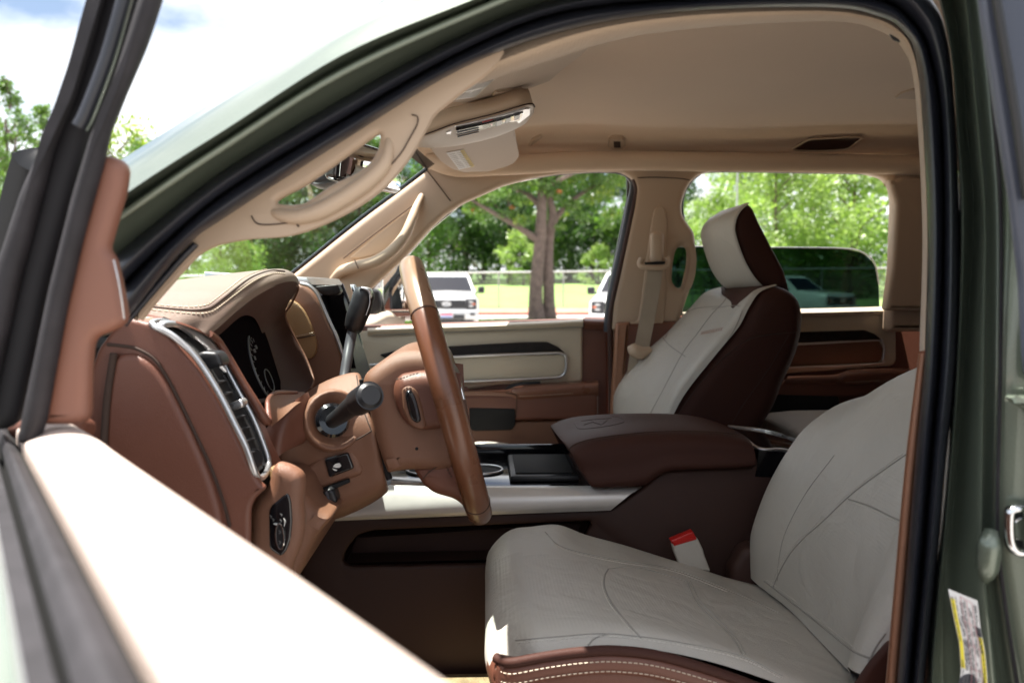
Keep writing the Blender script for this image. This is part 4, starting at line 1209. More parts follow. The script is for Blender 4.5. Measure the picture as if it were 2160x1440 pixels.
box('floor_mat', Vector((-.12, 1.24, .842)), (.42, .44, .012), 'mat_tan', truck, bev=.005)

paint_faces(cu_, 'brown_leather', [(1000,1393),(1110,1393),(1110,1700),(1000,1700)])

# ================================================================== steering wheel and column
Cw = Vector((-.0535, 1.22, 1.3985))
tw = (W(1010, 1066, 1.22) - W(873, 572, 1.22)).normalized()
Rw = .186
lat = Vector((0, 1, 0))
naxis = tw.cross(Vector((0, 1, 0))).normalized()
if naxis.x < 0: naxis = -naxis      # towards the driver
lat = (Vector((0, 1, 0)) * math.cos(.078) - naxis * math.sin(.078)).normalized()
Cw = Cw - naxis * .007
nw_ = tw.cross(lat).normalized()
naxis = nw_ if nw_.x > 0 else -nw_
ring = [Cw + tw * (Rw * math.cos(a)) + lat * (Rw * math.sin(a)) for a in [2 * math.pi * j / 64 for j in range(64)]]
sw_ = tube('steering_wheel', ring, .0182, 'rim_leather', truck, k=1, seg=20, closed=True, ref=tuple(naxis))
def ring_band(a, r, m, nm, wd=.0012):
    c = Cw + tw * (Rw * math.cos(a)) + lat * (Rw * math.sin(a))
    t = (-tw * math.sin(a) + lat * math.cos(a)).normalized()
    u = (c - Cw).normalized()
    pts = [c + u * math.cos(q) * r + naxis * math.sin(q) * r for q in [2 * math.pi * j / 20 for j in range(20)]]
    tube(nm, pts, wd, m, sw_, k=1, seg=6, closed=True, ref=tuple(t))
for a in (math.pi * 1.285, math.pi * 1.79):
    ring_band(a, .0178, 'seam', 'rim_seam')
ring_band(math.pi * .715, .0178, 'seam', 'rim_seam')
ring_band(math.pi * .21, .0178, 'seam', 'rim_seam')
sw_.data.materials.append(MAT['rim_upper_lit'])
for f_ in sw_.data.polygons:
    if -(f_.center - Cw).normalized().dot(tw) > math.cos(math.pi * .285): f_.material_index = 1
hub = slab('hub_cover', [(757,797),(800,764),(838,742),(885,738),(935,748),(962,830),(985,930),(980,985),(930,1000),(866,995),(830,1000),(815,1004),(798,960),(778,880)], 1.115, .21, 'brown_plastic', sw_, bev=.022, r=.02, res=5)
slab('spoke', [(830,808),(842,792),(895,782),(940,790),(962,860),(968,905),(930,908),(880,912),(850,895),(832,860),(826,830)], 1.092, .26, 'brown_leather', sw_, bev=.018, r=.015, res=5)
slab('spoke', [(866,988),(905,975),(972,955),(1000,1015),(1012,1066),(1002,1078),(985,1082),(962,1058),(915,1045),(893,1030)], 1.125, .19, 'brown_leather', sw_, bev=.018, r=.012, res=4)
tube('spoke_seam', [(892,1010,1.123),(905,995,1.121),(925,982,1.121)], .0008, 'seam', sw_, seg=5)
stitches('spoke_stitching', [(836,800,1.0905),(850,797,1.0905),(870,790,1.0905),(888,786,1.0905)], 'seam', sw_, step=.0045, ln=.003, r=.0009)
stitches('spoke_stitching', [(938,975,1.123),(945,992,1.123),(955,1010,1.123)], 'dark_thread', sw_, step=.005, ln=.003, r=.0012)
bt = slab('switch_pod', [(846,820),(862,812),(880,822),(892,860),(900,900),(888,908),(866,900),(850,870)], 1.089, .02, 'brown_plastic', sw_, bev=.005, r=.012)
slab('thumb_switch', [(856,824),(866,822),(876,838),(886,875),(888,888),(880,893),(868,887),(860,866),(854,836)], 1.084, .02, 'gloss_black', bt, bev=.004, r=.008)
tube('switch_ridge', [(868,830,1.083),(876,852,1.083),(883,884,1.083)], .0016, 'grey_plastic', bt, seg=6)
slab('airbag_cover', [(940,770),(965,800),(975,850),(985,900),(990,940),(975,980),(950,960)], 1.15, .14, 'brown_leather', sw_, bev=.02, r=.015)
tube('trim_accent', [(966,800,1.16),(973,822,1.155),(978,842,1.15)], .003, 'chrome', sw_, seg=8)
disc('screw_hole', W(879, 946, 1.1145), Vector((0, -1, 0)), .0028, .001, 'black_hole', hub)
slab('hub_cap_top', [(838,744),(885,738),(930,745),(935,770),(890,776),(855,778),(845,765)], 1.13, .18, 'brown_plastic', hub, bev=.012, r=.01)

# column shroud
CS_ = [[(566,948),(570,930),(566,985)], [(588,896),(584,930),(600,1006)], [(640,834),(628,900),(645,1042)], [(690,803),(690,905),(695,1078)], [(748,787),(760,900),(765,1056)], [(764,800),(790,905),(814,1026)], [(772,830),(795,905),(812,1010)]]
crows = []
for (tx, ty), (mx_, my), (bx_, by) in CS_:
    g = .055 if tx > 570 and tx < 770 else .03
    sec = [(tx, ty, 1.225), (tx + 1, ty + 4, 1.225 - g * .35), (tx * .6 + mx_ * .4, ty * .55 + my * .45, 1.225 - g * 1.15), (mx_, my, 1.225 - g * 1.6), (mx_ * .5 + bx_ * .5, my * .5 + by * .5, 1.225 - g * 1.55), (bx_, by, 1.225 - g * 1.2), (bx_, by, 1.25), (mx_, my, 1.225 + g * 1.5), (tx, ty + 10, 1.225 + g * .8)]
    crows.append(sec)
col_ = grid('steering_column', crows, 'brown_plastic', truck, ku=4, kv=4, cu=True, caps=True)
seam('shroud_seam', col_, [(572,948),(610,938),(650,922),(664,908)], 'seam', .0010)
seam('shroud_seam', col_, [(716,920),(722,932),(735,934),(765,920),(784,908)], 'seam', .0010)
seam('shroud_seam', col_, [(752,792),(762,850),(784,910)], 'seam', .0008)
seam('shroud_seam', col_, [(688,1000),(705,1030),(720,1060)], 'seam', .0007)
tube('column_gap', [(764,800,1.150),(770,850,1.150),(788,912,1.150),(808,975,1.150),(822,1010,1.150)], .0045, 'black_hole', col_, seg=8)
grid('column_gaiter', [[(560,905,1.08),(600,860,1.10),(640,832,1.12),(650,826,1.14)], [(562,925,1.08),(600,885,1.09),(630,860,1.11),(655,850,1.13)], [(566,950,1.08),(590,930,1.08),(620,920,1.10),(650,915,1.12)], [(575,985,1.08),(590,960,1.08),(615,945,1.10),(640,935,1.13)]], 'brown_leather', col_, ku=4, kv=4)
# stalk boss: a shallow dish and black collar
sn = Vector((.42, -.88, .18)).normalized()
bc = W(706, 886, 1.128)
a_, b_ = sn.orthogonal().normalized(), None
b_ = sn.cross(a_).normalized()
rows_ = []
for rr, h in [(.044, -.010), (.0415, -.001), (.038, .001), (.031, -.003), (.022, -.010)]:
    rows_.append([bc + a_ * rr * math.cos(t) + b_ * rr * math.sin(t) + sn * h for t in [2 * math.pi * j / 24 for j in range(24)]])
grid('stalk_boss', rows_, 'brown_plastic', col_, ku=1, kv=3, cu=True)
disc('stalk_collar', W(702, 886, 1.118) + sn * .004, sn, .0235, .012, 'gloss_black', col_, bev=.004)
stl = tube('indicator_stalk', [(694,892,1.122),(715,878,1.10),(738,860,1.068),(752,850,1.045),(756,848,1.04),(780,834,1.00)], [.0095,.0110,.0130,.0138,.0172,.0178], 'black_plastic', col_, k=3, seg=20, caps=True)
e_ = (W(780, 834, 1.0) - W(752, 850, 1.045)).normalized()
disc('stalk_end', W(780, 834, 1.0) + e_ * .004, e_, .0160, .006, 'black_plastic', stl, bev=.004)
# pedal adjuster switch and tilt lever
psb = slab('switch_surround', [(640,985),(672,962),(738,944),(752,950),(768,992),(762,1004),(700,1026),(665,1042),(645,1030)], 1.136, .03, 'brown_plastic', col_, bev=.010, r=.010, res=4)
psw = slab('pedal_switch', [(683,968),(734,954),(747,988),(694,1008)], 1.131, .02, 'gloss_black', psb, bev=.003, r=.004)
poly3('pedal_symbol', [(702,984,1.1300),(706,979,1.1300),(716,976,1.1300),(720,982,1.1300),(716,986,1.1300),(708,986,1.1300)], 'white_mark', psw, .0006)
poly3('pedal_symbol', [(701,988,1.1300),(706,989,1.1300),(712,991,1.1300),(709,993,1.1300),(704,991,1.1300)], 'white_mark', psw, .0006)
slab('lever_slot', [(662,1040),(678,1030),(735,1010),(737,1018),(700,1034),(668,1048)], 1.132, .01, 'black_hole', col_, bev=.002)
slab('tilt_lever', [(676,1040),(694,1030),(704,1034),(712,1056),(706,1064),(706,1078),(698,1082),(688,1072),(680,1058)], 1.118, .03, 'black_plastic', col_, bev=.005, r=.005)
tube('lever_rib', [(688,1036,1.117),(693,1052,1.1165),(697,1068,1.117)], .0018, 'grey_plastic', col_, seg=6)
# gear selector on the far side of the column
sh = tube('gear_selector', [(772,612,1.37),(768,622,1.37),(760,648,1.37),(752,670,1.37),(746,690,1.37),(743,698,1.37)], [.0145,.0180,.0188,.0180,.0155,.012], 'black_plastic', truck, seg=20, ref=(0, 1, 0))
tube('selector_rod', [(744,695,1.37),(738,725,1.36),(732,760,1.34),(726,800,1.32),(720,840,1.29)], .0086, 'satin_silver', sh, seg=14).data.materials[0] = MAT['grey_plastic']
slab('selector_cap', [(754,606),(764,604),(780,608),(784,622),(782,632),(775,616),(762,609)], 1.352, .03, 'satin_silver', sh, bev=.003, r=.004)
tube('selector_accent', [(779,618,1.356),(780,640,1.354),(772,665,1.354)], .001, 'satin_silver', sh, seg=6)

# ================================================================== dashboard
dash = slab('dashboard', [(-1.02,1.42),(-.80,1.475),(-.60,1.49),(-.46,1.485),(-.43,1.42),(-.42,1.22),(-.42,1.02),(-.50,.86),(-.95,.86)], .93, 1.35, 'brown_plastic', truck, bev=.02, r=.02, world=True)
# stitched binnacle hood
pad = grid('binnacle_hood', [
 [(440,706,.95),(462,690,.975),(500,656,1.03),(545,622,1.10),(590,600,1.18),(621,594,1.26),(628,610,1.36),(608,642,1.43)],
 [(431,702,.944),(455,682,.968),(495,645,1.023),(541,610,1.093),(584,588,1.173),(618,580,1.26),(630,598,1.36),(613,632,1.43)],
 [(414,692,.938),(442,668,.964),(484,632,1.02),(533,600,1.09),(573,580,1.17),(606,571,1.26),(620,584,1.36),(606,620,1.43)],
 [(376,678,.915),(422,652,.96),(475,620,1.02),(525,590,1.09),(560,575,1.17),(590,567,1.26),(602,578,1.36),(590,612,1.43)],
 [(320,664,.90),(370,642,.95),(420,614,1.02),(470,592,1.10),(510,579,1.18),(545,570,1.26),(550,578,1.36),(540,610,1.43)],
 [(262,655,.89),(300,637,.94),(335,614,1.02),(370,599,1.10),(410,589,1.18),(440,582,1.26),(450,590,1.36),(440,615,1.43)],
 [(190,655,.89),(210,640,.94),(230,622,1.02),(260,610,1.1),(300,602,1.18),(330,597,1.26),(340,602,1.36),(340,620,1.43)],
 [(20,670,.89),(40,655,.94),(90,640,1.02),(130,630,1.1),(170,620,1.18),(200,615,1.26),(220,617,1.36),(230,630,1.43)]], 'taupe_leather', dash, ku=5, kv=5)
seam('hood_seam', pad, [(276,644),(320,648),(372,653),(410,655),(434,652),(450,645),(480,622),(520,592),(548,578),(575,571),(600,573)], 'seam', .0014)
stitch_on('hood_stitching', pad, [(280,650),(330,655),(380,660),(415,662),(437,660),(455,652),(486,628),(524,599),(552,584),(580,577),(604,578)], 'thread', step=.0064, ln=.0042, r=.0009)
stitch_on('hood_stitching', pad, [(300,640),(350,645),(400,648),(430,645),(445,638),(474,616),(514,586),(544,573),(572,567)], 'thread', step=.0064, ln=.0042, r=.0009)
# near cheek under the hood, from its edge down to the side panel
grid('hood_side', [[(190,655,.889),(262,655,.889),(320,664,.899),(376,678,.914),(414,692,.937),(440,706,.949)],
                   [(190,668,.882),(262,663,.882),(322,670,.892),(376,682,.910),(414,696,.934),(442,712,.953)]], 'brown_leather', dash, ku=4, kv=3)
tube('pillar_shadow_strip', [(262,640,.93),(285,622,.97),(320,615,1.0)], .006, 'black_plastic', dash, seg=8)  # black strip standing for the windscreen pillar's shadow on the pad
# inner shroud of the instruments
rim_ = [(440,706,.951),(500,657,1.032),(562,610,1.13),(612,594,1.22),(629,606,1.34),(601,666,1.44),(645,755,1.44),(661,800,1.42),(642,828,1.33),(590,834,1.20),(550,850,1.05)]
inn = [(445,722,1.00),(470,700,1.04),(508,668,1.10),(532,668,1.17),(545,684,1.21),(560,722,1.235),(580,776,1.25),(592,812,1.25),(584,828,1.22),(560,836,1.15),(530,840,1.06)]
mid_ = [((a[0]*.45+b[0]*.55), (a[1]*.45+b[1]*.55), (a[2]*.45+b[2]*.55)) for a, b in zip(rim_, inn)]
grid('instrument_shroud', [rim_, mid_, inn], 'shroud_brown_shaded', dash, ku=5, kv=5)
tube('shroud_lip', [(622,600,1.30),(629,608,1.35),(615,640,1.42),(601,666,1.44),(622,712,1.445),(645,755,1.44),(661,800,1.42),(655,820,1.38)], .0022, 'brown_plastic', dash, seg=8)
cA, cB, cC = W(462, 700, 1.03), W(566, 722, 1.24), W(545, 850, 1.08)
cN = (cB - cA).cross(cC - cA).normalized()
if cN.x < 0: cN = -cN
cl_ = poly3('instrument_cluster', [WP(x, y, cA, cN) for x, y in [(440,730),(462,698),(512,662),(548,672),(566,720),(592,804),(592,832),(545,852),(500,866)]], 'screen', dash, .01)
cE = Vector((0, 1, 0)); cE = (cE - cN * cE.dot(cN)).normalized(); cU = cN.cross(cE).normalized()
if cU.z < 0: cU = -cU
def gring(nm, c, r, a0, a1, w_, m_):
    tube(nm, [c + cN * .0015 + cE * r * math.cos(t) + cU * r * math.sin(t) for t in np.linspace(a0, a1, 30)], w_, m_, cl_, k=1, seg=6, ref=tuple(cN))
g1 = WP(556, 778, cA, cN)
gring('gauge_ring', g1, .052, 1.9, 5.2, .0014, 'grey_plastic')
gring('gauge_ring', g1, .047, 1.7, 5.4, .0004, 'grey_mark')
g2 = WP(566, 802, cA, cN)
gring('gauge_ring', g2, .016, 0, 6.28, .0008, 'grey_plastic')
tk = []
for k in range(16):
    t = 1.6 + k * .24
    tube('', [g1 + cN * .0015 + (cE * math.cos(t) + cU * math.sin(t)) * .045, g1 + cN * .0015 + (cE * math.cos(t) + cU * math.sin(t)) * .040], .0005, None, None, k=1, seg=4, join=tk)
joined('gauge_ticks', tk, 'grey_mark', cl_)
for k, nm in enumerate(('80', '100', '120')):
    t = 2.55 - k * .45
    text('gauge_number', nm, g1 + cN * .0015 + (cE * math.cos(t) + cU * math.sin(t)) * .032, cE, cU, .008, 'grey_mark', cl_)
tube('cluster_bezel', [(442,704,.952),(461,720,.975),(485,760,.982),(513,808,.984),(540,852,.986),(556,880,.99),(566,888,.998),(565,862,1.01),(566,842,1.03),(582,828,1.08),(625,828,1.18)], [.004,.0045,.005,.005,.0055,.006,.005,.0035,.003,.003,.003], 'brown_leather', dash, seg=10)
grid('column_shelf', [[(566,842,1.03),(582,829,1.08),(610,827,1.15),(640,826,1.25)], [(570,870,1.02),(590,850,1.07),(620,840,1.13),(650,832,1.2)], [(572,900,1.02),(600,876,1.05),(630,850,1.10),(660,838,1.2)]], 'brown_plastic', dash, ku=4, kv=3)

# face of the dash around the air vent, ruled between the near and far vent edges
VL = [(319,682,.878),(359,706,.878),(388,728,.878),(411,750,.878),(439,790,.878),(467,838,.878),(495,894,.878),(519,943,.878),(541,1001,.880)]
VR = [(332,680,.90),(395,690,.945),(432,710,.97),(455,734,.985),(479,778,.99),(507,830,.99),(535,882,.99),(559,943,.99),(566,980,.985)]
BZ = [(345,668,.90),(412,692,.945),(444,710,.968),(464,728,.982),(491,774,.982),(519,822,.986),(547,868,.99),(576,938,1.0),(600,985,1.01)]
grid('dash_face', [VR, [((a[0]+b[0])/2,(a[1]+b[1])/2,(a[2]+b[2])/2) for a, b in zip(VR, BZ)], BZ], 'brown_leather', dash, ku=5, kv=2)
# end cap towards the door opening
ec = slab('dash_end_panel', [(205,735),(232,700),(264,668),(322,682),(352,704),(387,740),(420,777),(452,827),(484,884),(510,940),(532,988),(548,1018),(562,1030),(536,1052),(527,1072),(526,1180),(500,1260),(150,1260),(150,900)], .874, .012, 'brown_leather', dash, bev=.010, r=.006, res=3)
tube('panel_gap', [(226,726,.873),(262,730,.873),(290,736,.873),(325,757,.873),(352,795,.873),(385,858,.873),(415,920,.873),(445,985,.873),(472,1060,.873),(485,1110,.873)], .0018, 'seam', ec, seg=6)
slab('side_cover', [(236,748),(285,744),(322,766),(352,808),(392,888),(428,968),(458,1050),(474,1130),(470,1260),(212,1260),(214,1000),(222,820)], .868, .02, 'brown_leather', ec, bev=.008, r=.02, res=4)
tube('cover_groove', [(240,745,.8675),(225,850,.8675),(215,1000,.8675)], .004, 'seam', ec, seg=8)
slab('hinge_pillar', [(150,760),(188,720),(234,700),(206,760),(190,840),(184,1000),(184,1300),(120,1300)], .90, .05, 'black_plastic', truck, bev=.01, r=.01)
# vent: frame, dark duct, slats
vt = tube('air_vent', [(320,684,.876),(359,705,.874),(388,728,.873),(411,750,.873),(439,790,.873),(467,838,.873),(495,894,.873),(519,943,.873),(538,996,.876),(549,1008,.90),(562,996,.95),(567,975,.980),(558,943,.985),(534,882,.985),(506,830,.985),(478,778,.985),(455,735,.982),(431,711,.968),(395,691,.943),(345,678,.90)], .0036, 'satin_silver', dash, k=4, seg=10, closed=True, ref=(.7, -.3, .6))
grid('vent_duct', [[(x + 3, y + 3, d + .003) for x, y, d in VL], [((a[0]+b[0])/2 - 6, (a[1]+b[1])/2 + 2, (a[2]+b[2])/2 + .01) for a, b in zip(VL, VR)], [(x - 3, y + 1, d + .003) for x, y, d in VR]], 'black_hole', vt, ku=4, kv=3)
# silver top shelf and its pocket
grid('vent_top_trim', [[(320,683,.884),(345,675,.893),(375,678,.915),(405,690,.938),(432,709,.958),(456,733,.972),(470,760,.978),(481,782,.98)],
                        [(334,688,.882),(350,682,.888),(373,683,.908),(396,694,.930),(418,711,.950),(441,733,.963),(458,756,.972),(477,784,.978)],
                        [(346,694,.886),(354,690,.890),(370,690,.905),(386,698,.925),(402,711,.943),(424,729,.958),(446,751,.967),(472,787,.978)]], 'satin_silver', vt, ku=5, kv=3)
poly3('vent_pocket', [(350,697,.893),(366,693,.908),(384,700,.928),(400,713,.943),(424,734,.960),(430,742,.960),(414,748,.925),(395,738,.905),(372,720,.893)], 'black_plastic', vt, .006, bev=.001)
slab('vent_block', [(409,749),(425,741),(457,743),(466,757),(469,772),(452,777),(438,781),(424,768)], .905, .03, 'black_plastic', vt, bev=.004, r=.004)
for k, py in enumerate((804, 828, 852, 878, 902, 926, 950)):
    xl = np.interp(py, [v[1] for v in VL], [v[0] for v in VL]); xr = np.interp(py, [v[1] for v in VR], [v[0] for v in VR])
    A = W(xl + 9, py + 4, .892); B = W(xr - 14, py - 3, .965)
    fw = Vector((-.97, 0, .1)).normalized() * .018
    V = [A, B, B + fw, A + fw]
    V2 = [v + Vector((0, 0, -.0016)) for v in V]
    joined('vent_slat', [(V + V2, [(0,1,2,3),(7,6,5,4),(0,4,5,1),(1,5,6,2),(2,6,7,3),(3,7,4,0)])], 'slat_black', vt)
tube('vent_spine', [(468,792,.975),(495,842,.978),(522,892,.98),(545,950,.98),(553,985,.97)], .0045, 'grey_plastic', vt, seg=8).data.materials[0] = MAT['black_plastic']
vk = slab('vent_slider', [(482,852),(506,842),(512,846),(514,858),(492,866),(486,864)], .925, .02, 'satin_silver', vt, bev=.003, r=.003)
disc('vent_wheel', W(540, 965, .93), Vector((.8, -.5, .3)), .011, .01, 'black_plastic', vt)

# headlamp switch panel below
lp = slab('switch_panel_surround', [(527,1075),(536,1054),(562,1032),(570,990),(582,978),(608,984),(634,1000),(640,1020),(634,1060),(641,1100),(634,1150),(612,1200),(606,1260),(480,1260),(526,1160)], .925, .03, 'brown_plastic', dash, bev=.014, r=.012, res=4)
pn = slab('light_switch_panel', [(608,1037),(614,1055),(617,1100),(613,1138),(604,1163),(592,1175),(567,1158),(566,1077),(573,1065),(592,1049)], .9235, .01, 'gloss_black', dash, bev=.003, r=.005)
ov = [(590 + 8.5 * math.cos(t) + 1.5 * math.sin(t), 1131 + 27 * math.sin(t), .9205) for t in [2 * math.pi * j / 20 for j in range(20)]]
kn = poly3('light_switch', [(x, y, .921) for x, y, d in ov], 'black_plastic', pn, .008, bev=.001)
tube('switch_ring', ov, .0009, 'chrome', kn, k=1, seg=6, closed=True)
tube('dimmer_mark', [(577,1104,.9215),(583,1105,.9215),(588,1108,.9215)], [.0005,.0014,.0004], 'white_mark', pn, seg=5)
tube('dimmer_mark', [(598,1092,.9215),(601,1099,.9215),(599,1110,.9215)], [.0003,.0009,.0003], 'white_mark', pn, seg=5)
for sx, sy in ((571,1089),(576,1096),(593,1086),(592,1098)):
    tube('switch_symbol', [(sx - 2, sy - 3, .9215), (sx + 2, sy, .9215), (sx, sy + 3, .9215)], .0005, 'grey_mark', pn, k=1, seg=4)
for dy in (1121, 1143):
    tube('switch_symbol', [(588, dy - 3, .9200), (592, dy, .9200), (589, dy + 4, .9200)], .0006, 'grey_mark', kn, k=1, seg=4)
slab('knee_panel', [(560,1010),(600,1004),(632,1020),(650,1060),(676,1084),(700,1096),(664,1135),(640,1190),(622,1230),(590,1270),(540,1270)], 1.05, .35, 'brown_plastic', dash, bev=.02, r=.02, res=4)
tube('sunlit_surround_roll', [(572,1000,.945),(590,998,.95),(612,1002,.96),(628,1010,.975)], [.008,.012,.012,.007], 'tan_leather', dash, seg=10)  # sunlit top of the switch surround, the sunlight put in as tan colour

# ---- centre stack
cs = slab('centre_stack', [(600,640),(615,606),(634,597),(658,614),(676,636),(686,660),(708,706),(721,748),(728,800),(700,850),(640,850),(600,760)], 1.462, .03, 'brown_plastic', dash, bev=.008, r=.008)
slab('stack_body', [(-.48,1.56),(-.32,1.553),(-.30,1.52),(-.262,1.40),(-.24,1.32),(-.22,1.20),(-.35,1.15),(-.48,1.2)], 1.49, .32, 'black_plastic', dash, bev=.01, r=.01, world=True)
slab('stack_top', [(-.50,1.575),(-.32,1.565),(-.31,1.552),(-.50,1.555)], 1.485, .33, 'satin_silver', dash, bev=.004, world=True)
tube('stack_trim', [(634,598,1.458),(652,603,1.458),(668,618,1.458),(679,642,1.458),(690,668,1.458),(711,714,1.458),(726,758,1.458)], .0034, 'satin_silver', dash, seg=10)
scr = poly3('touch_screen', [(674,628,1.475),(690,618,1.50),(722,612,1.79),(762,740,1.79),(768,780,1.79),(728,772,1.475),(712,715,1.475),(688,660,1.475)], 'screen', dash, .006)
tube('screen_bar', [(706,640,1.62),(714,665,1.62),(722,692,1.62),(732,720,1.62)], .0018, 'screen_red', scr, seg=6)
tube('screen_edge', [(718,600,1.80),(728,625,1.80),(745,675,1.80),(760,730,1.80),(772,780,1.80)], .006, 'gloss_black', dash, seg=10)
slab('stack_wood', [(664,604),(712,600),(718,614),(712,622),(690,624),(676,620)], 1.485, .03, 'wood', dash, bev=.002, r=.003)
tube('stack_knob', [(704,694,1.56),(716,692,1.56)], .007, 'chrome', dash, k=1, seg=16)
slab('passenger_vent', [(738,600),(748,600),(760,630),(758,640),(748,640)], 1.84, .02, 'chrome', dash, bev=.003)
slab('stack_cheek', [(560,640),(612,632),(626,638),(641,654),(656,685),(668,724),(667,742),(657,758),(600,745)], 1.452, .012, 'tan_leather', dash, bev=.003, r=.010, res=3)
tube('cheek_seam', [(625,714,1.4515),(645,710,1.4512),(664,706,1.4515)], .0012, 'seam', dash, seg=6)
stitches('cheek_stitching', [(625,709,1.4513),(645,705,1.451),(662,701,1.4513)], 'thread', dash, step=.0045, ln=.003, r=.0006)

# ================================================================== driver's own door, swung open beside the lens
def WZ(px, py, z):
    v = ray(px, py)
    return CAMP + v * ((z - CH) / v.z)
ST_ = [903, 930, 960, 1085, 1210, 1440, 1650, 2300]
def edge(x960, x1440, z, st=ST_): return [WZ(x960 + (x1440 - x960) * (s - 960) / 480, s, z) for s in st]
rt = [WZ(x, s, 1.43) for s, x in zip(ST_, [176, 226, 268, 458, 650, 988, 1296, 2250])]
lf = edge(68, 358, 1.43)
def lerp_rows(a, b, f, dz=0): return [p.lerp(q, f) + Vector((0, 0, dz)) for p, q in zip(a, b)]
hd_ = Vector((-.345, .70, 0)); de = Vector((.602, -.798, 0)); dn = Vector((-.798, -.602, 0))
drv = box('driver_door', hd_ + de * .50 + Vector((0, 0, 1.02)) + dn * .045, (1.0, .05, .74), 'brown_leather', truck, bev=.015, rot=rot3(de, -dn, Vector((0, 0, 1))))
box('door_outer_skin', hd_ + de * .50 + Vector((0, 0, .99)) + dn * .085, (1.02, .014, .80), 'green_paint', drv, bev=.005, rot=rot3(de, -dn, Vector((0, 0, 1))))
grid('belt_cap', [[p + Vector((0, 0, -.030)) for p in rt], [p + Vector((0, 0, -.010)) for p in lerp_rows(rt, lf, -.02)], lerp_rows(rt, lf, .08, .000), lerp_rows(rt, lf, .30, .006), lerp_rows(rt, lf, .6, .006), lerp_rows(rt, lf, .92, .001), lerp_rows(lf, lf, 0, -.004), [p + Vector((0, 0, -.02)) for p in lf]],
     'belt_leather', drv, ku=4, kv=3)
tube('belt_cap_piping', [p + Vector((0, 0, -.012)) for p in rt], .0045, 'brown_leather', drv, seg=8, k=4)
tube('belt_cap_end', [WZ(40, 902, 1.425), WZ(90, 896, 1.430), WZ(150, 897, 1.430), WZ(178, 903, 1.422)], .010, 'brown_leather', drv, seg=10)
seal_lines = [(52, 305, 1.412), (40, 286, 1.424), (24, 225, 1.427), (8, 152, 1.420), (0, 130, 1.405), (-8, 118, 1.418), (-30, 55, 1.418), (-36, 34, 1.412), (-60, -30, 1.408), (-140, -260, 1.38)]
E = [edge(a, b, z) for a, b, z in seal_lines]
grid('belt_gap', [[p + Vector((0, 0, -.02)) for p in lf], E[0], E[1]], 'black_hole', drv, ku=3, kv=2)
grid('inner_belt_seal', [E[1], E[2], E[3]], 'grey_rubber', drv, ku=4, kv=3)
grid('glass_slot', [E[3], E[4], E[5]], 'black_hole', drv, ku=3, kv=2)
grid('outer_belt_seal', [E[5], E[6]], 'grey_rubber', drv, ku=4, kv=3)
grid('bright_strip', [E[6], [p + Vector((0, 0, .003)) for p in lerp_rows(E[6], E[7], .5)], E[7]], 'satin_silver', drv, ku=4, kv=2)
grid('outer_skin', [E[7], E[8], E[9], [p + Vector((-.05, -.04, -.2)) for p in E[9]]], 'green_paint', drv, ku=4, kv=3)
# window frame upright, seen almost edge on
wf = slab('window_frame', [(245,-150),(340,-150),(240,147),(190,262),(150,400),(95,600),(30,910),(-70,910),(15,600),(70,400),(105,285),(118,240),(152,147)], .672, .02, 'matte_black', drv, bev=.012, r=.02)
slab('frame_outer_lip', [(234,-150),(246,-150),(164,147),(132,240),(110,285),(80,400),(28,600),(-40,910),(-100,910),(-30,600),(35,400),(82,298),(104,250),(132,190),(146,140)], .66, .018, 'grey_rubber', drv, bev=.008, r=.01)
slab('frame_seal', [(328,-150),(378,-150),(300,90),(270,160),(226,262),(210,330),(163,500),(128,650),(84,896),(66,940),(24,940),(36,880),(92,610),(142,410),(180,285),(188,268),(232,158)], .642, .018, 'grey_rubber', drv, bev=.012, r=.01, res=4)
tube('frame_seal_bead', [(268,-20,.66),(228,120,.66),(186,232,.66),(168,268,.66)], .006, 'rubber', drv, seg=10)
sl = slab('mirror_sail', [(203,326),(228,326),(252,336),(264,354),(258,400),(246,440),(232,490),(222,524),(236,542),(248,590),(262,668),(256,684),(234,698),(190,712),(184,770),(182,898),(72,898),(84,870),(122,665),(160,500),(188,388)], .655, .018, 'sail_brown', drv, bev=.0085, r=.012, res=5)
tube('tweeter_rim', [(240,548,.650),(250,592,.648),(258,640,.648),(262,672,.650)], .0007, 'satin_silver', sl, seg=6)
slab('outside_mirror', [(84,292),(66,298),(50,316),(0,430),(-60,620),(-60,1000),(-20,930),(30,600),(70,420),(96,330)], .80, .10, 'black_plastic', drv, bev=.03, r=.03, res=4)

# ================================================================== SETTING
mat('concrete', (0.42, 0.39, 0.35), 0.85, bump=('noise', 6, 0.3, 0.01), var=(0.6, 0.14))
mat('asphalt', (0.27, 0.255, 0.24), 0.9, bump=('noise', 40, 0.5, 0.01), var=(0.5, 0.18))
mat('red_kerb_paint', (0.45, 0.09, 0.07), 0.7, var=(1.2, 0.35))
mat('dirt', (0.34, 0.22, 0.14), 0.95, var=(0.8, 0.25))
mat('lawn', (0.21, 0.33, 0.09), 0.95, bump=('noise', 12, 0.6, 0.05), var=(0.35, 0.28))
mat('island_grass', (0.07, 0.13, 0.03), 0.95, bump=('noise', 20, 0.6, 0.05), var=(1.5, 0.35))
mat('bark', (0.15, 0.11, 0.095), 0.95, bump=('noise', 9, 1.0, 0.06), var=(5, 0.35))
mat('galvanised', (0.42, 0.43, 0.44), 0.5, 0.6)
mat('tyre', (0.02, 0.02, 0.02), 0.8)
mat('grille_dark', (0.03, 0.03, 0.035), 0.45)
mat('lamp_lens', (0.45, 0.45, 0.46), 0.15, coat=1.0)
mat('amber', (0.7, 0.18, 0.08), 0.3)
mat('plate_red', (0.6, 0.05, 0.12), 0.4)
mat('plate_blue', (0.25, 0.35, 0.65), 0.4)
mat('emblem', (0.30, 0.32, 0.36), 0.3, 0.3)

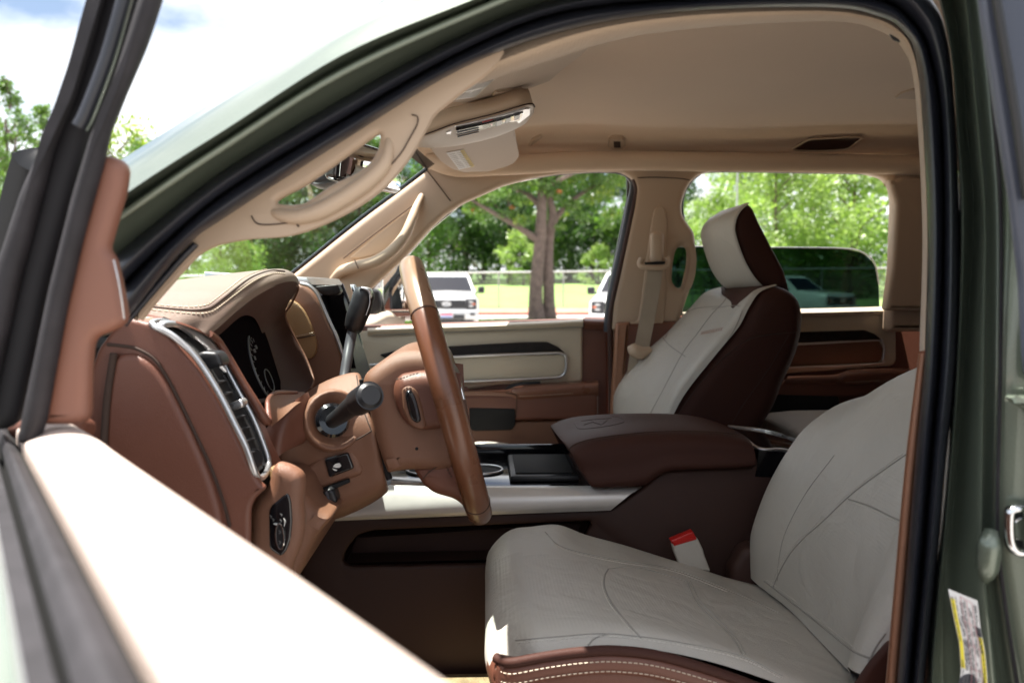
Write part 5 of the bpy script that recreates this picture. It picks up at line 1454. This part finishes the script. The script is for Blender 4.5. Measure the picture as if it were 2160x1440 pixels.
def quadsheet(name, pts, m, kind='structure', sub=1):
    me = bpy.data.meshes.new(name)
    me.from_pydata([tuple(p) for p in pts], [], [list(range(len(pts)))])
    o = finish(name, me, m, None, 30, False)
    tag(o, kind=kind)
    return o
def sheet(name, xs_, ys_, zf, m):
    V = [(x, y, zf(x, y)) for y in ys_ for x in xs_]
    n = len(xs_)
    F = [(j * n + i, j * n + i + 1, (j + 1) * n + i + 1, (j + 1) * n + i) for j in range(len(ys_) - 1) for i in range(n - 1)]
    me = bpy.data.meshes.new(name); me.from_pydata(V, [], F)
    return tag(finish(name, me, m, None, 60), kind='structure')
sheet('ground', [-900, -300, -60, 0, 60, 300, 900], [-300, -40, 0, 36, 60, 300, 1200], lambda x, y: -.02 if y < 50 else -.02, 'asphalt')
sheet('parking_lot', np.linspace(-60, 60, 30), np.linspace(-30, 9, 20), lambda x, y: .0, 'asphalt')
sheet('parking_bay', np.linspace(-60, 60, 30), np.linspace(9, 35.8, 20), lambda x, y: .004, 'concrete')
sheet('road', np.linspace(-90, 90, 30), [35.9, 38, 40, 43.6], lambda x, y: .012, 'concrete')
box('kerb', Vector((0, 43.8, .06)), (180, .3, .16), 'red_kerb_paint', None, bev=.03)['kind'] = 'structure'
sheet('dirt_verge', np.linspace(-90, 90, 40), [43.95, 45.2, 46.8], lambda x, y: .13 + .22 * (y - 43.95) / 2.85, 'dirt')
def lz(x, y):
    t = (y - 46.6) / 32
    return .35 + 1.25 * t + .10 * math.sin(x * .11 + 1) * t
sheet('lawn', np.linspace(-110, 110, 60), np.linspace(46.6, 80, 24), lz, 'lawn')
sheet('far_slope', np.linspace(-300, 300, 30), [79.8, 100, 140, 200], lambda x, y: lz(0, 79) + (y - 80) * .03, 'island_grass')
# planted island round the tree
isl = [(2.1 + 5.6 * math.cos(t) * (1 + .06 * math.sin(3 * t)), 32.6 + 2.6 * math.sin(t)) for t in [2 * math.pi * j / 40 for j in range(40)]]
V = [(x, y, .02) for x, y in isl] + [(2.1 + (x - 2.1) * .5, 32.6 + (y - 32.6) * .5, .14) for x, y in isl] + [(2.1, 32.6, .17)]
F = [(i, (i + 1) % 40, 40 + (i + 1) % 40, 40 + i) for i in range(40)] + [(40 + i, 40 + (i + 1) % 40, 80) for i in range(40)]
me = bpy.data.meshes.new('planting_island'); me.from_pydata(V, [], F)
tag(finish('planting_island', me, 'island_grass', None, 60), kind='structure')
rnd = random.Random(5)
def grass(name, n, area, h, m, zf):
    V, F = [], []
    for _ in range(n):
        x, y = area()
        z = zf(x, y)
        a = rnd.random() * 6.28
        hh = h * (.5 + rnd.random())
        w_ = hh * .16
        dx, dy = math.cos(a) * w_, math.sin(a) * w_
        lx, ly = (rnd.random() - .5) * hh * .7, (rnd.random() - .5) * hh * .7
        i = len(V)
        V += [(x - dx, y - dy, z), (x + dx, y + dy, z), (x + lx, y + ly, z + hh)]
        F.append((i, i + 1, i + 2))
    me = bpy.data.meshes.new(name); me.from_pydata(V, [], F)
    return tag(finish(name, me, m, None, 60), kind='stuff')

# ------------------------------------------------------------------ leaves
def leafmat(name, col, col2, trans=.45):
    m = bpy.data.materials.new(name); m.use_nodes = True
    n = m.node_tree.nodes; L = m.node_tree.links
    n.remove(n['Principled BSDF'])
    o = n['Material Output']
    t = n.new('ShaderNodeTexCoord'); q = n.new('ShaderNodeTexNoise')
    q.inputs['Scale'].default_value = .9; q.inputs['Detail'].default_value = 6
    L.new(t.outputs['Object'], q.inputs['Vector'])
    r = n.new('ShaderNodeValToRGB')
    r.color_ramp.elements[0].position = .35; r.color_ramp.elements[1].position = .65
    r.color_ramp.elements[0].color = (*col, 1); r.color_ramp.elements[1].color = (*col2, 1)
    L.new(q.outputs[0], r.inputs[0])
    d = n.new('ShaderNodeBsdfDiffuse'); tr_ = n.new('ShaderNodeBsdfTranslucent'); g = n.new('ShaderNodeBsdfGlossy')
    g.inputs['Roughness'].default_value = .45
    hs = n.new('ShaderNodeHueSaturation'); hs.inputs['Saturation'].default_value = 1.15; hs.inputs['Value'].default_value = 1.5
    L.new(r.outputs[0], d.inputs[0]); L.new(r.outputs[0], hs.inputs['Color']); L.new(hs.outputs[0], tr_.inputs[0])
    a = n.new('ShaderNodeMixShader'); a.inputs[0].default_value = trans
    L.new(d.outputs[0], a.inputs[1]); L.new(tr_.outputs[0], a.inputs[2])
    b = n.new('ShaderNodeMixShader'); b.inputs[0].default_value = .06
    L.new(a.outputs[0], b.inputs[1]); L.new(g.outputs[0], b.inputs[2])
    L.new(b.outputs[0], o.inputs[0])
    MAT[name] = m
leafmat('leaf_dark', (.028, .065, .018), (.06, .12, .028))
leafmat('leaf_mid', (.07, .145, .028), (.13, .22, .045))
leafmat('leaf_bright', (.19, .29, .07), (.30, .40, .12))
leafmat('leaf_yellow', (.17, .25, .03), (.26, .34, .05))
leafmat('leaf_rust', (.25, .09, .03), (.3, .13, .04))
leafmat('grass_blade', (.06, .13, .02), (.12, .2, .03))
grass('island_grass_blades', 9000, lambda: (2.1 + rnd.uniform(-5.5, 5.5), 32.6 + rnd.uniform(-2.4, 2.4)), .12, 'grass_blade', lambda x, y: max(.02, .17 - .15 * math.hypot((x - 2.1) / 5.6, (y - 32.6) / 2.6)))

def leaves(name, centres, m, size, per, spread, seed=1, parent=None, flat=.8):
    """leaf faces scattered in clumps round the given (x,y,z,r) centres"""
    rg = np.random.default_rng(seed)
    P = []
    S_ = []
    for c in centres:
        n = int(per * (c[3] ** 2 if len(c) > 3 else 1))
        r = c[3] if len(c) > 3 else spread
        d = rg.normal(size=(n, 3)); d /= np.linalg.norm(d, axis=1)[:, None]
        rad = r * rg.random(n) ** .45
        q = np.array(c[:3]) + d * rad[:, None] * [1, 1, flat]
        P.append(q)
    P = np.concatenate(P)
    n = len(P)
    a = rg.normal(size=(n, 3)); a /= np.linalg.norm(a, axis=1)[:, None]
    b = np.cross(a, rg.normal(size=(n, 3))); b /= np.linalg.norm(b, axis=1)[:, None]
    s = size * (.6 + .8 * rg.random(n))[:, None]
    V = np.stack([P - a * s, P + b * s * .45, P + a * s, P - b * s * .45], 1).reshape(-1, 3)
    F = np.arange(4 * n).reshape(-1, 4)
    me = bpy.data.meshes.new(name)
    me.vertices.add(4 * n); me.vertices.foreach_set('co', V.ravel())
    me.loops.add(4 * n); me.loops.foreach_set('vertex_index', F.ravel())
    me.polygons.add(n); me.polygons.foreach_set('loop_start', np.arange(n) * 4); me.polygons.foreach_set('loop_total', np.full(n, 4))
    me.update()
    me.materials.append(MAT[m])
    ob = bpy.data.objects.new(name, me)
    return link(ob, parent)

def limb(pts, r0, r1, parts, k=4, seg=9):
    n = len(pts)
    tube('', [Vector(p) for p in pts], [r0 + (r1 - r0) * i / (n - 1) for i in range(n)], None, None, k=k, seg=seg, join=parts, ref=(.2, 1, .1))

def make_tree(name, H, Rc, h0, seed, m, leaf=.16, per=60, clumps=46, trunk_r=.22, conic=0.0, loc=(0, 0, 0)):
    """crown of clumps of many sizes between heights h0 and H, with limbs reaching into it"""
    rg = random.Random(seed)
    root = empty(name, (0, 0, 0))
    parts = []
    lean = (rg.uniform(-.4, .4), rg.uniform(-.3, .3))
    limb([(0, 0, 0), (lean[0] * .2, lean[1] * .2, H * .25), (lean[0], lean[1], H * .55), (lean[0] * 1.2, lean[1], H * .85)], trunk_r, trunk_r * .25, parts)
    cs_ = []
    for i in range(clumps):
        f = rg.random() ** .8
        z = h0 + (H - h0) * f
        w_ = Rc * (math.sin(math.pi * min(1, .18 + .80 * f)) ** .6 if not conic else (1 - f) ** conic + .06)
        a = rg.random() * 6.283
        d = w_ * (rg.random() ** .55)
        r = (.28 + .35 * rg.random()) * Rc * (.55 * (1 - .72 * f) if conic else .62)
        c = (lean[0] * f + math.cos(a) * d, lean[1] * f + math.sin(a) * d, z, r)
        cs_.append(c)
        if i % 4 == 0:
            z0 = max(h0 * .6, z - d * .9)
            limb([(lean[0] * .5, lean[1] * .5, z0), (c[0] * .5, c[1] * .5, (z0 + z) / 2 + .1), (c[0], c[1], z)], trunk_r * .35, .02, parts, k=2, seg=6)
    joined('trunk', parts, 'bark', root)
    leaves('crown', cs_, m, leaf, per, 1, seed, root)
    root.location = loc
    return root
def copy_tree(src, loc, rz, sc, label, group):
    r = src.copy(); COL.objects.link(r)
    r.location = loc; r.rotation_euler = (0, 0, rz); r.scale = (sc, sc, sc)
    tag(r, label, group=group)
    for ch in list(src.children):
        c = ch.copy(); COL.objects.link(c); c.parent = r
    return r

# protos, put where they are wanted
G = 'trees of the wood behind the fence'
pA = make_tree('broadleaf_tree', 13, 4.6, 1.2, 11, 'leaf_mid', leaf=.20, per=70, clumps=60, trunk_r=.25)
pB = make_tree('broadleaf_tree', 12, 4.2, .6, 12, 'leaf_dark', leaf=.20, per=80, clumps=60, trunk_r=.28)
pC = make_tree('broadleaf_tree', 10.5, 4.4, .4, 13, 'leaf_bright', leaf=.18, per=75, clumps=64, trunk_r=.2)
pD = make_tree('understorey_tree', 4.4, 2.4, .1, 14, 'leaf_bright', leaf=.14, per=150, clumps=34, trunk_r=.08)
used = set()
words_side = []
def put(proto, px, D, rz, sc, label, z=None):
    x = W(px, 600, D).x
    zz = (lz(x, min(D, 79)) + max(0, D - 80) * .03 if D > 46.6 else 0.0) if z is None else z
    if proto.name not in used:
        used.add(proto.name)
        proto.location = (x, D, zz); proto.rotation_euler = (0, 0, rz); proto.scale = (sc, sc, sc)
        tag(proto, label, 'tree', G)
        return proto
    return copy_tree(proto, (x, D, zz), rz, sc, label, G)
spots = [
 (pB, 985, 84, 0, 1.05, 'dark leafy tree of the wood directly behind the white pickup and fence'),
 (pA, 905, 79, 1, 1.0, 'mid green tree of the wood seen over the steering wheel top'),
 (pB, 1075, 82, 2, 1.1, 'dark tree of the wood just left of the double trunked tree'),
 (pA, 1165, 88, 3, 1.15, 'tall green tree of the wood hidden partly by the double trunked tree'),
 (pD, 1105, 76, 0, 1.05, 'low yellow green bush tree beside the thick trunk behind the fence'),
 (pB, 1250, 83, 4, 1.1, 'dark tree of the wood right of the thick trunk'),
 (pD, 1262, 78, 2, .8, 'small bright bush tree behind the fence right of the thick trunk'),
 (pA, 1330, 80, 5, 1.05, 'green tree of the wood beside the black window post'),
 (pA, 760, 84, 2.2, 1.15, 'green tree of the wood seen above the far door mirror'),
 (pB, 690, 78, 1.4, 1.1, 'dark green tree seen in the middle of the windscreen'),
 (pA, 610, 82, .5, 1.15, 'tall green tree seen through the windscreen below the mirror'),
 (pB, 560, 76, 3.2, .85, 'dark tree at the left of the windscreen behind a bright one'),
 (pC, 470, 62, 1.2, .62, 'bright yellow green tree low at the left of the windscreen'),
 (pC, 395, 66, 4.0, .62, 'light green tree above the stitched dash hood'),
 (pC, 1500, 62, 2.1, .70, 'bright tree at the left of the rear side window'),
 (pC, 1640, 58, .3, 1.06, 'tall light green tree in the middle of the rear side window'),
 (pC, 1790, 60, 3.7, 1.12, 'yellow green tree at the right of the rear side window'),
 (pA, 1900, 66, 1.1, 1.0, 'green tree behind the rear window post'),
 (pC, 1570, 72, 5.2, 1.08, 'pale tree behind the passenger headrest'),
 (pC, 1725, 74, 2.6, 1.25, 'pale tree filling the back of the rear side window'),
 (pB, 1430, 76, 2.6, .8, 'dark tree behind the belt pillar'),
 (pA, 2010, 70, 2.0, 1.1, 'green tree at the far right of the wood'),
 (pB, 820, 90, 4.4, 1.2, 'dark tree of the wood behind the mirror and wheel rim'),
 (pA, 520, 92, 5.0, 1.2, 'back row green tree at the left of the windscreen'),
 (pB, 1200, 96, 1.0, 1.25, 'back row dark tree right of the thick trunk'),
 (pA, 1020, 98, 2.0, 1.2, 'back row green tree behind the fence posts'),
 (pA, 1120, 100, 2.0, 1.3, 'back row tree above the double trunk'),
 (pA, 300, 88, 3.0, 1.1, 'green tree behind the dash at far left of the windscreen'),
]
for a in spots: put(*a)

# the pair of tall trees outside at far left and the yellowish one beside the mirror
tl = make_tree('conical_tree', 8.5, 2.3, .6, 21, 'leaf_mid', leaf=.085, per=520, clumps=110, trunk_r=.14, conic=.75)
xx = W(30, 300, 29).x
tl.location = (xx, 29, 0)
tag(tl, 'taller pointed green tree at the left edge outside the door frame', 'tree')
for c in list(tl.children):
    pass
t2 = copy_tree(tl, (W(98, 300, 31).x, 31, 0), 2.1, .94, 'shorter pointed green tree just right of the taller one at the left edge', None)
t2['category'] = 'tree'
t3 = copy_tree(tl, (W(-40, 300, 27).x, 27, 0), 4.1, .80, 'pointed green tree cut by the left edge of the picture', None)
t3['category'] = 'tree'
ty_ = make_tree('broadleaf_tree', 8.6, 3.0, 1.5, 31, 'leaf_yellow', leaf=.12, per=170, clumps=44, trunk_r=.14)
ty_.location = (W(262, 300, 38).x, 38, 0)
tag(ty_, 'yellow green tree above the brown mirror corner of the open door', 'tree')

# ---- the double trunked tree on the island
root = empty('shade_tree', (2.3, 32.8, .1))
tag(root, 'large shade tree with two pale trunks standing on the grass island', 'tree')
def tp(px, py, D=32.8): return tuple(W(px, py, D))
parts = []
def tb_(pts, rad, D=32.8, seg=14):
    tube('', [Vector(tp(x, y, D + dz)) for x, y, dz in pts], rad, None, None, k=4, seg=seg, join=parts, ref=(.2, 1, .1))
tb_([(1133,676,0),(1130,640,0),(1131,600,0),(1136,540,0),(1141,480,0),(1143,430,0),(1145,380,.2),(1150,320,.3),(1158,250,.3)], [.38,.29,.26,.24,.22,.20,.17,.13,.07])
tb_([(1160,674,.3),(1158,640,.3),(1157,590,.3),(1156,540,.4),(1160,490,.5),(1172,460,.5),(1200,430,.6),(1240,400,.6),(1290,380,.7)], [.29,.24,.22,.21,.19,.14,.10,.07,.04])
tb_([(1132,505,0),(1110,490,-.2),(1080,470,-.4),(1040,448,-.6),(1000,425,-.8),(960,400,-.8)], [.15,.13,.11,.09,.06,.03])
tb_([(1160,490,.4),(1166,450,.3),(1160,410,.2),(1175,370,0),(1190,320,0)], [.18,.15,.12,.08,.04])
tb_([(1142,440,0),(1120,415,.4),(1090,400,.8),(1050,370,1.2),(1010,340,1.4)], [.13,.11,.09,.06,.03])
tb_([(1143,400,0),(1170,385,-.6),(1220,360,-1.2),(1280,330,-1.5)], [.12,.09,.06,.03])
tb_([(1145,380,0),(1110,340,-.6),(1060,310,-1.0)], [.12,.08,.04])
trk = joined('trunk', parts, 'bark', root)
rg = random.Random(8)
cs_ = []
for (px, py, D, r, n) in [(960,400,32,.55,2),(1000,395,32,.8,3),(1050,400,32,.9,4),(1075,455,31.8,.55,2),(1040,440,32.2,.7,3),(990,430,32,.5,2),(1100,380,32.4,1.0,4),(1150,370,32.8,1.0,3),(1200,395,33,.9,4),(1240,420,33,.8,4),(1290,395,33.2,.9,4),(1215,455,33,.6,3),(1270,460,33.3,.55,2),(1190,480,33.2,.35,1),
                          (1110,430,33.5,.6,2),(1180,430,33.6,.6,2),(1320,430,33.2,.8,2),(1060,360,32,1.2,4),(1200,350,33,1.3,5),(1290,345,33,1.2,4),(1000,360,32,1.1,3),(1130,330,33,1.4,5),(1230,300,33,1.4,5),(1050,300,33,1.4,4),(1320,300,33,1.3,4),(1150,260,33,1.5,4)]:
    c = tp(px, py, D)
    for k in range(n):
        cs_.append((c[0] + rg.uniform(-r, r), c[1] + rg.uniform(-1, 1), c[2] + rg.uniform(-r, r) * .5, r * rg.uniform(.45, .8)))
leaves('crown', cs_, 'leaf_mid', .085, 520, 1, 4, root, flat=.6)
leaves('yellow_leaves', [c for i, c in enumerate(cs_) if i % 3 == 0], 'leaf_yellow', .08, 200, 1, 6, root, flat=.6)  # yellower leaves mixed into some of the clumps
leaves('rusty_leaves', [(*tp(1003, 400, 31.6), .16), (*tp(1080, 437, 31.6), .10), (*tp(997, 443, 31.6), .08), (*tp(1180, 405, 31.8), .12)], 'leaf_rust', .06, 1500, 1, 5, root)

# ------------------------------------------------------------------ fence
fn = empty('chain_link_fence', (0, 46.4, .3))
tag(fn, 'grey chain link fence with a pale top rail between verge and lawn', 'fence')
Yf = 46.4
def fz(px, py): return W(px, py, Yf)
tube('top_rail', [Vector((x, Yf, fz(1100, 574).z + (x - 2) * .012)) for x in np.linspace(-45, 55, 21)], .05, 'galvanised', fn, k=1, seg=8)
for i, px in enumerate(range(640, 2200, 136)):
    p = fz(px + 4, 645)
    po = tube('post', [Vector((p.x, Yf, .25)), Vector((p.x, Yf, fz(1100, 574).z + (p.x - 2) * .012))], .042, 'galvanised', fn, k=1, seg=8)
mesh_parts = []
wr = []
z0, z1 = .32, fz(1100, 574).z
def wire(x0, za, x1, zb, r=.0045):
    V = [(x0 - r, Yf, za), (x0 + r, Yf, za), (x1 + r, Yf, zb), (x1 - r, Yf, zb)]
    return V
V, F = [], []
st_ = .10
x = -26
while x < 34:
    for sgn in (1, -1):
        i = len(V)
        xa, xb = (x, x + (z1 - z0) * .8) if sgn > 0 else (x + (z1 - z0) * .8, x)
        V += wire(xa, z0, xb, z1 - .02)
        F.append((i, i + 1, i + 2, i + 3))
    x += st_
me = bpy.data.meshes.new('wire_mesh'); me.from_pydata(V, [], F)
finish('wire_mesh', me, 'galvanised', fn, 30, False)

# ------------------------------------------------------------------ light pole
lp_ = empty('light_pole', (W(1553, 500, 52).x, 52, .4))
tag(lp_, 'tall thin grey light pole seen left of the headrest through the rear window', 'light pole')
px_ = lp_.location.x
tube('pole', [Vector((px_, 52, .3)), Vector((px_, 52, 10.5))], [.085, .06], 'galvanised', lp_, k=2, seg=10)
tube('arm', [Vector((px_, 52, 10.4)), Vector((px_ + .5, 51.8, 10.6)), Vector((px_ + 1.2, 51.6, 10.6))], .04, 'galvanised', lp_, k=3, seg=8)
box('lamp_head', Vector((px_ + 1.5, 51.55, 10.58)), (.7, .3, .12), 'galvanised', lp_, bev=.03)

# ------------------------------------------------------------------ parked pickups
def make_pickup(paint_m, face_red=True):
    """full size pickup, nose towards -y, ground centre of the nose at the origin"""
    r = empty('parked_pickup', (0, 0, 0))
    hwid = .99
    # body: cross sections along y, each a closed loop symmetric in x
    def sec(y, zb, zs_, zt, wb, wt, top=None):
        return [Vector((-wb, y, zb)), Vector((-wb - .01, y, (zb + zs_) / 2)), Vector((-wb, y, zs_)), Vector((-wt, y, zt)), Vector((0, y, zt + .03)), Vector((wt, y, zt)), Vector((wb, y, zs_)), Vector((wb + .01, y, (zb + zs_) / 2)), Vector((wb, y, zb)), Vector((0, y, zb))]
    grid('body', [sec(.02, .46, 1.08, 1.20, .93, .80), sec(.06, .42, 1.12, 1.25, .98, .86), sec(.5, .42, 1.16, 1.30, 1.0, .88), sec(1.2, .42, 1.20, 1.37, 1.0, .9), sec(1.5, .42, 1.22, 1.38, 1.0, .92), sec(2.6, .42, 1.24, 1.34, 1.0, .95), sec(3.6, .42, 1.24, 1.34, 1.0, .96), sec(3.7, .45, 1.28, 1.40, 1.0, .97), sec(5.75, .45, 1.28, 1.40, 1.0, .97), sec(5.8, .5, 1.25, 1.36, .98, .95)],
         paint_m, r, ku=1, kv=1, cu=True, caps=True, angle=40)
    cab = [[(-.93, 1.30, 1.33), (.93, 1.30, 1.33), (.93, 3.6, 1.33), (-.93, 3.6, 1.33)], [(-.74, 2.05, 1.90), (.74, 2.05, 1.90), (.76, 3.35, 1.90), (-.76, 3.35, 1.90)]]
    V = [Vector(p) for p in cab[0]] + [Vector(p) for p in cab[1]] + [Vector((-.66, 2.2, 1.955)), Vector((.66, 2.2, 1.955)), Vector((.66, 3.25, 1.955)), Vector((-.66, 3.25, 1.955))]
    F = [(0,1,5,4),(1,2,6,5),(2,3,7,6),(3,0,4,7),(4,5,9,8),(5,6,10,9),(6,7,11,10),(7,4,8,11),(8,9,10,11)]
    joined('cab', [(V, F)], paint_m, r, 25)
    def onq(a, b, c, d, u, v): return a.lerp(b, u).lerp(d.lerp(c, u), v)
    A, B, C_, D_ = V[0], V[1], V[5], V[4]
    n = (B - A).cross(D_ - A).normalized()
    if n.y > 0: n = -n
    wsq = [onq(A, B, C_, D_, u, v) + n * .012 for u, v in ((.04, .04), (.96, .04), (.95, .93), (.05, .93))]
    joined('windscreen', [(wsq, [(0,1,2,3)])], 'car_glass', r)
    joined('dash_interior', [([Vector(p) for p in ((-.8,1.75,1.34),(.8,1.75,1.34),(.7,1.95,1.5),(-.7,1.95,1.5))], [(0,1,2,3)])], 'grille_dark', r)
    for s in (-1, 1):
        q = [(V[1], V[2], V[6], V[5]), (V[0], V[3], V[7], V[4])][0 if s > 0 else 1]
        n = Vector((s, 0, .25)).normalized()
        for (u0, u1) in ((.12, .52), (.56, .93)):
            wq = [onq(*q, u, v) + n * .012 for u, v in ((u0, .08), (u1, .08), (min(u1, .93), .88), (u0 + .08, .88))]
            joined('side_window', [(wq, [(0,1,2,3)])], 'car_glass', r)
    box('grille', Vector((0, -.005, .985)), (1.16, .06, .26), 'grille_dark', r, bev=.02)
    gp = r.children[-1]
    bars = []
    for k in range(5):
        box('', Vector((0, -.038, .895 + k * .045)), (1.12, .012, .010), None, None, 0, join=bars)
    joined('grille_bars', bars, 'black_plastic', gp)
    em = [Vector((.135 * math.cos(t), -.052, .99 + .062 * math.sin(t))) for t in [2 * math.pi * j / 28 for j in range(28)]]
    ob = joined('emblem', [(em + [p + Vector((0, .02, 0)) for p in em], [list(range(28))] + [(i, (i + 1) % 28, 28 + (i + 1) % 28, 28 + i) for i in range(28)])], 'emblem', gp)
    tube('emblem_rim', [p + Vector((0, -.004, 0)) for p in em], .010, 'white_paint', ob, k=1, seg=6, closed=True)
    text('emblem_lettering', 'Ford', Vector((0, -.056, .988)), Vector((1, 0, 0)), Vector((0, 0, 1)), .105, 'white_paint', ob)
    for s in (-1, 1):
        h = box('headlight', Vector((s * .76, .0, .99)), (.34, .10, .32), 'grille_dark', r, bev=.03)
        box('lamp', Vector((s * .76, -.04, 1.05)), (.14, .04, .07), 'lamp_lens', h, bev=.02)
        box('lamp', Vector((s * .76, -.04, .93)), (.14, .04, .07), 'lamp_lens', h, bev=.02)
        box('turn_signal', Vector((s * .84, -.035, .99)), (.10, .04, .05), 'amber', h, bev=.01)
    box('bumper', Vector((0, -.05, .66)), (1.96, .26, .30), 'silver_paint', r, bev=.06, seg=4)
    bp = r.children[-1]
    box('lower_grille', Vector((0, -.165, .60)), (1.12, .06, .16), 'grille_dark', bp, bev=.02)
    for s in (-1, 1):
        box('fog_light', Vector((s * .80, -.17, .68)), (.16, .04, .09), 'grille_dark', bp, bev=.02)
    pl = box('plate', Vector((0, -.205, .66)), (.40, .02, .16), 'label_white', bp, bev=.005)
    box('plate_panel', Vector((0, -.217, .685)), (.36, .004, .06), 'plate_red', pl, bev=.001)
    box('plate_panel', Vector((0, -.217, .61)), (.36, .004, .05), 'plate_blue', pl, bev=.001)
    box('skid_panel', Vector((0, .05, .40)), (1.7, .3, .18), 'grille_dark', r, bev=.03)
    for s in (-1, 1):
        m_ = box('mirror', Vector((s * 1.14, 1.72, 1.42)), (.22, .10, .22), 'black_plastic', r, bev=.04, seg=3)
        tube('mirror_arm', [Vector((s * .93, 1.76, 1.34)), Vector((s * 1.1, 1.74, 1.36))], .03, 'black_plastic', m_, k=1, seg=8)
        for y in (.92, 4.65):
            w_ = disc('wheel', Vector((s * 1.0, y, .40)), Vector((s, 0, 0)), .40, .26, 'tyre', r, bev=.04)
            disc('rim', Vector((s * 1.005, y, .40)), Vector((s, 0, 0)), .24, .02, 'satin_silver', w_, bev=.01)
            disc('wheel_arch', Vector((s * .985, y, .44)), Vector((s, 0, 0)), .49, .05, 'grille_dark', r)
    return r
pk = make_pickup('white_paint')
pk.location = (W(942, 650, 25.6).x, 25.6, 0)
pk.rotation_euler = (0, 0, R(2.5))
tag(pk, 'white pickup facing the camera in the lot, dealer plate on its silver bumper', 'pickup truck', 'pickups parked in the lot beyond the cab')
def copy_all(o, par=None):
    c = o.copy(); COL.objects.link(c)
    if par is not None: c.parent = par
    for ch in list(o.children): copy_all(ch, c)
    return c
pk2 = copy_all(pk)
pk2.location = (W(1322, 650, 21.5).x, 21.5, 0)
pk2.rotation_euler = (0, 0, R(-14))
pk2['label'] = 'white pickup half hidden behind the black post at the right of the front side window'
pk3 = copy_all(pk)
pk3.location = (W(1800, 650, 30).x, 31, 0)
pk3.rotation_euler = (0, 0, R(35))
pk3['label'] = 'pickup seen dimly through the half lowered tinted rear window'

# blue saloon seen over the hood of the dash
def make_car():
    r = empty('parked_car', (0, 0, 0))
    prof = [(-2.2,.45),(-2.25,.70),(-2.1,.85),(-1.3,.95),(-.55,1.38),(.1,1.46),(.8,1.42),(1.6,1.02),(2.15,.95),(2.25,.70),(2.2,.40)]
    rows = []
    for y, s_ in [(-.88, .96), (-.90, 1.0), (0, 1.02), (.90, 1.0), (.88, .96)]:
        rows.append([Vector((x * s_, y * (1 - .20 * max(0, z - .95) / .5), z)) for x, z in prof])
    grid('body', rows, 'blue_paint', r, ku=3, kv=3)
    for s in (-1, 1):
        joined('side_window', [([Vector((x, s * (.905 * (1 - .20 * max(0, z - .95) / .5) + .004), z)) for x, z in ((-1.05, 1.0), (1.35, 1.0), (.75, 1.34), (.1, 1.38), (-.5, 1.31))], [(0,1,2,3,4)])], 'car_glass', r)
        for x in (-1.4, 1.4):
            w_ = disc('wheel', Vector((x, s * .92, .33)), Vector((0, s, 0)), .33, .22, 'tyre', r, bev=.03)
            disc('rim', Vector((x, s * .925, .33)), Vector((0, s, 0)), .2, .02, 'satin_silver', w_, bev=.01)
    joined('windscreen', [([Vector(p) for p in ((-1.24,-.78,1.0),(-1.24,.78,1.0),(-.62,.66,1.37),(-.62,-.66,1.37))], [(0,1,2,3)])], 'car_glass', r)
    joined('rear_window', [([Vector(p) for p in ((1.52,-.74,1.09),(1.52,.74,1.09),(.88,.66,1.41),(.88,-.66,1.41))], [(3,2,1,0)])], 'car_glass', r)
    for s in (-1, 1): box('headlight', Vector((-2.2, s * .65, .74)), (.12, .35, .13), 'lamp_lens', r, bev=.03)
    return r
c1 = make_car()
c1.location = (W(362, 583, 22).x, 22, 0)
c1.rotation_euler = (0, 0, .2)
c1.scale = (1.1, 1.1, 1.22)
tag(c1, 'blue car parked beyond the dash hood at the left of the windscreen', 'car')
c2 = copy_all(c1)
c2.location = (W(1868, 600, 27).x + 1.6, 27, 0)
c2.rotation_euler = (0, 0, 1.0)
c2.scale = (1, 1, 1)
c2['label'] = 'blue car at the right end of the rear side window by the pillar'
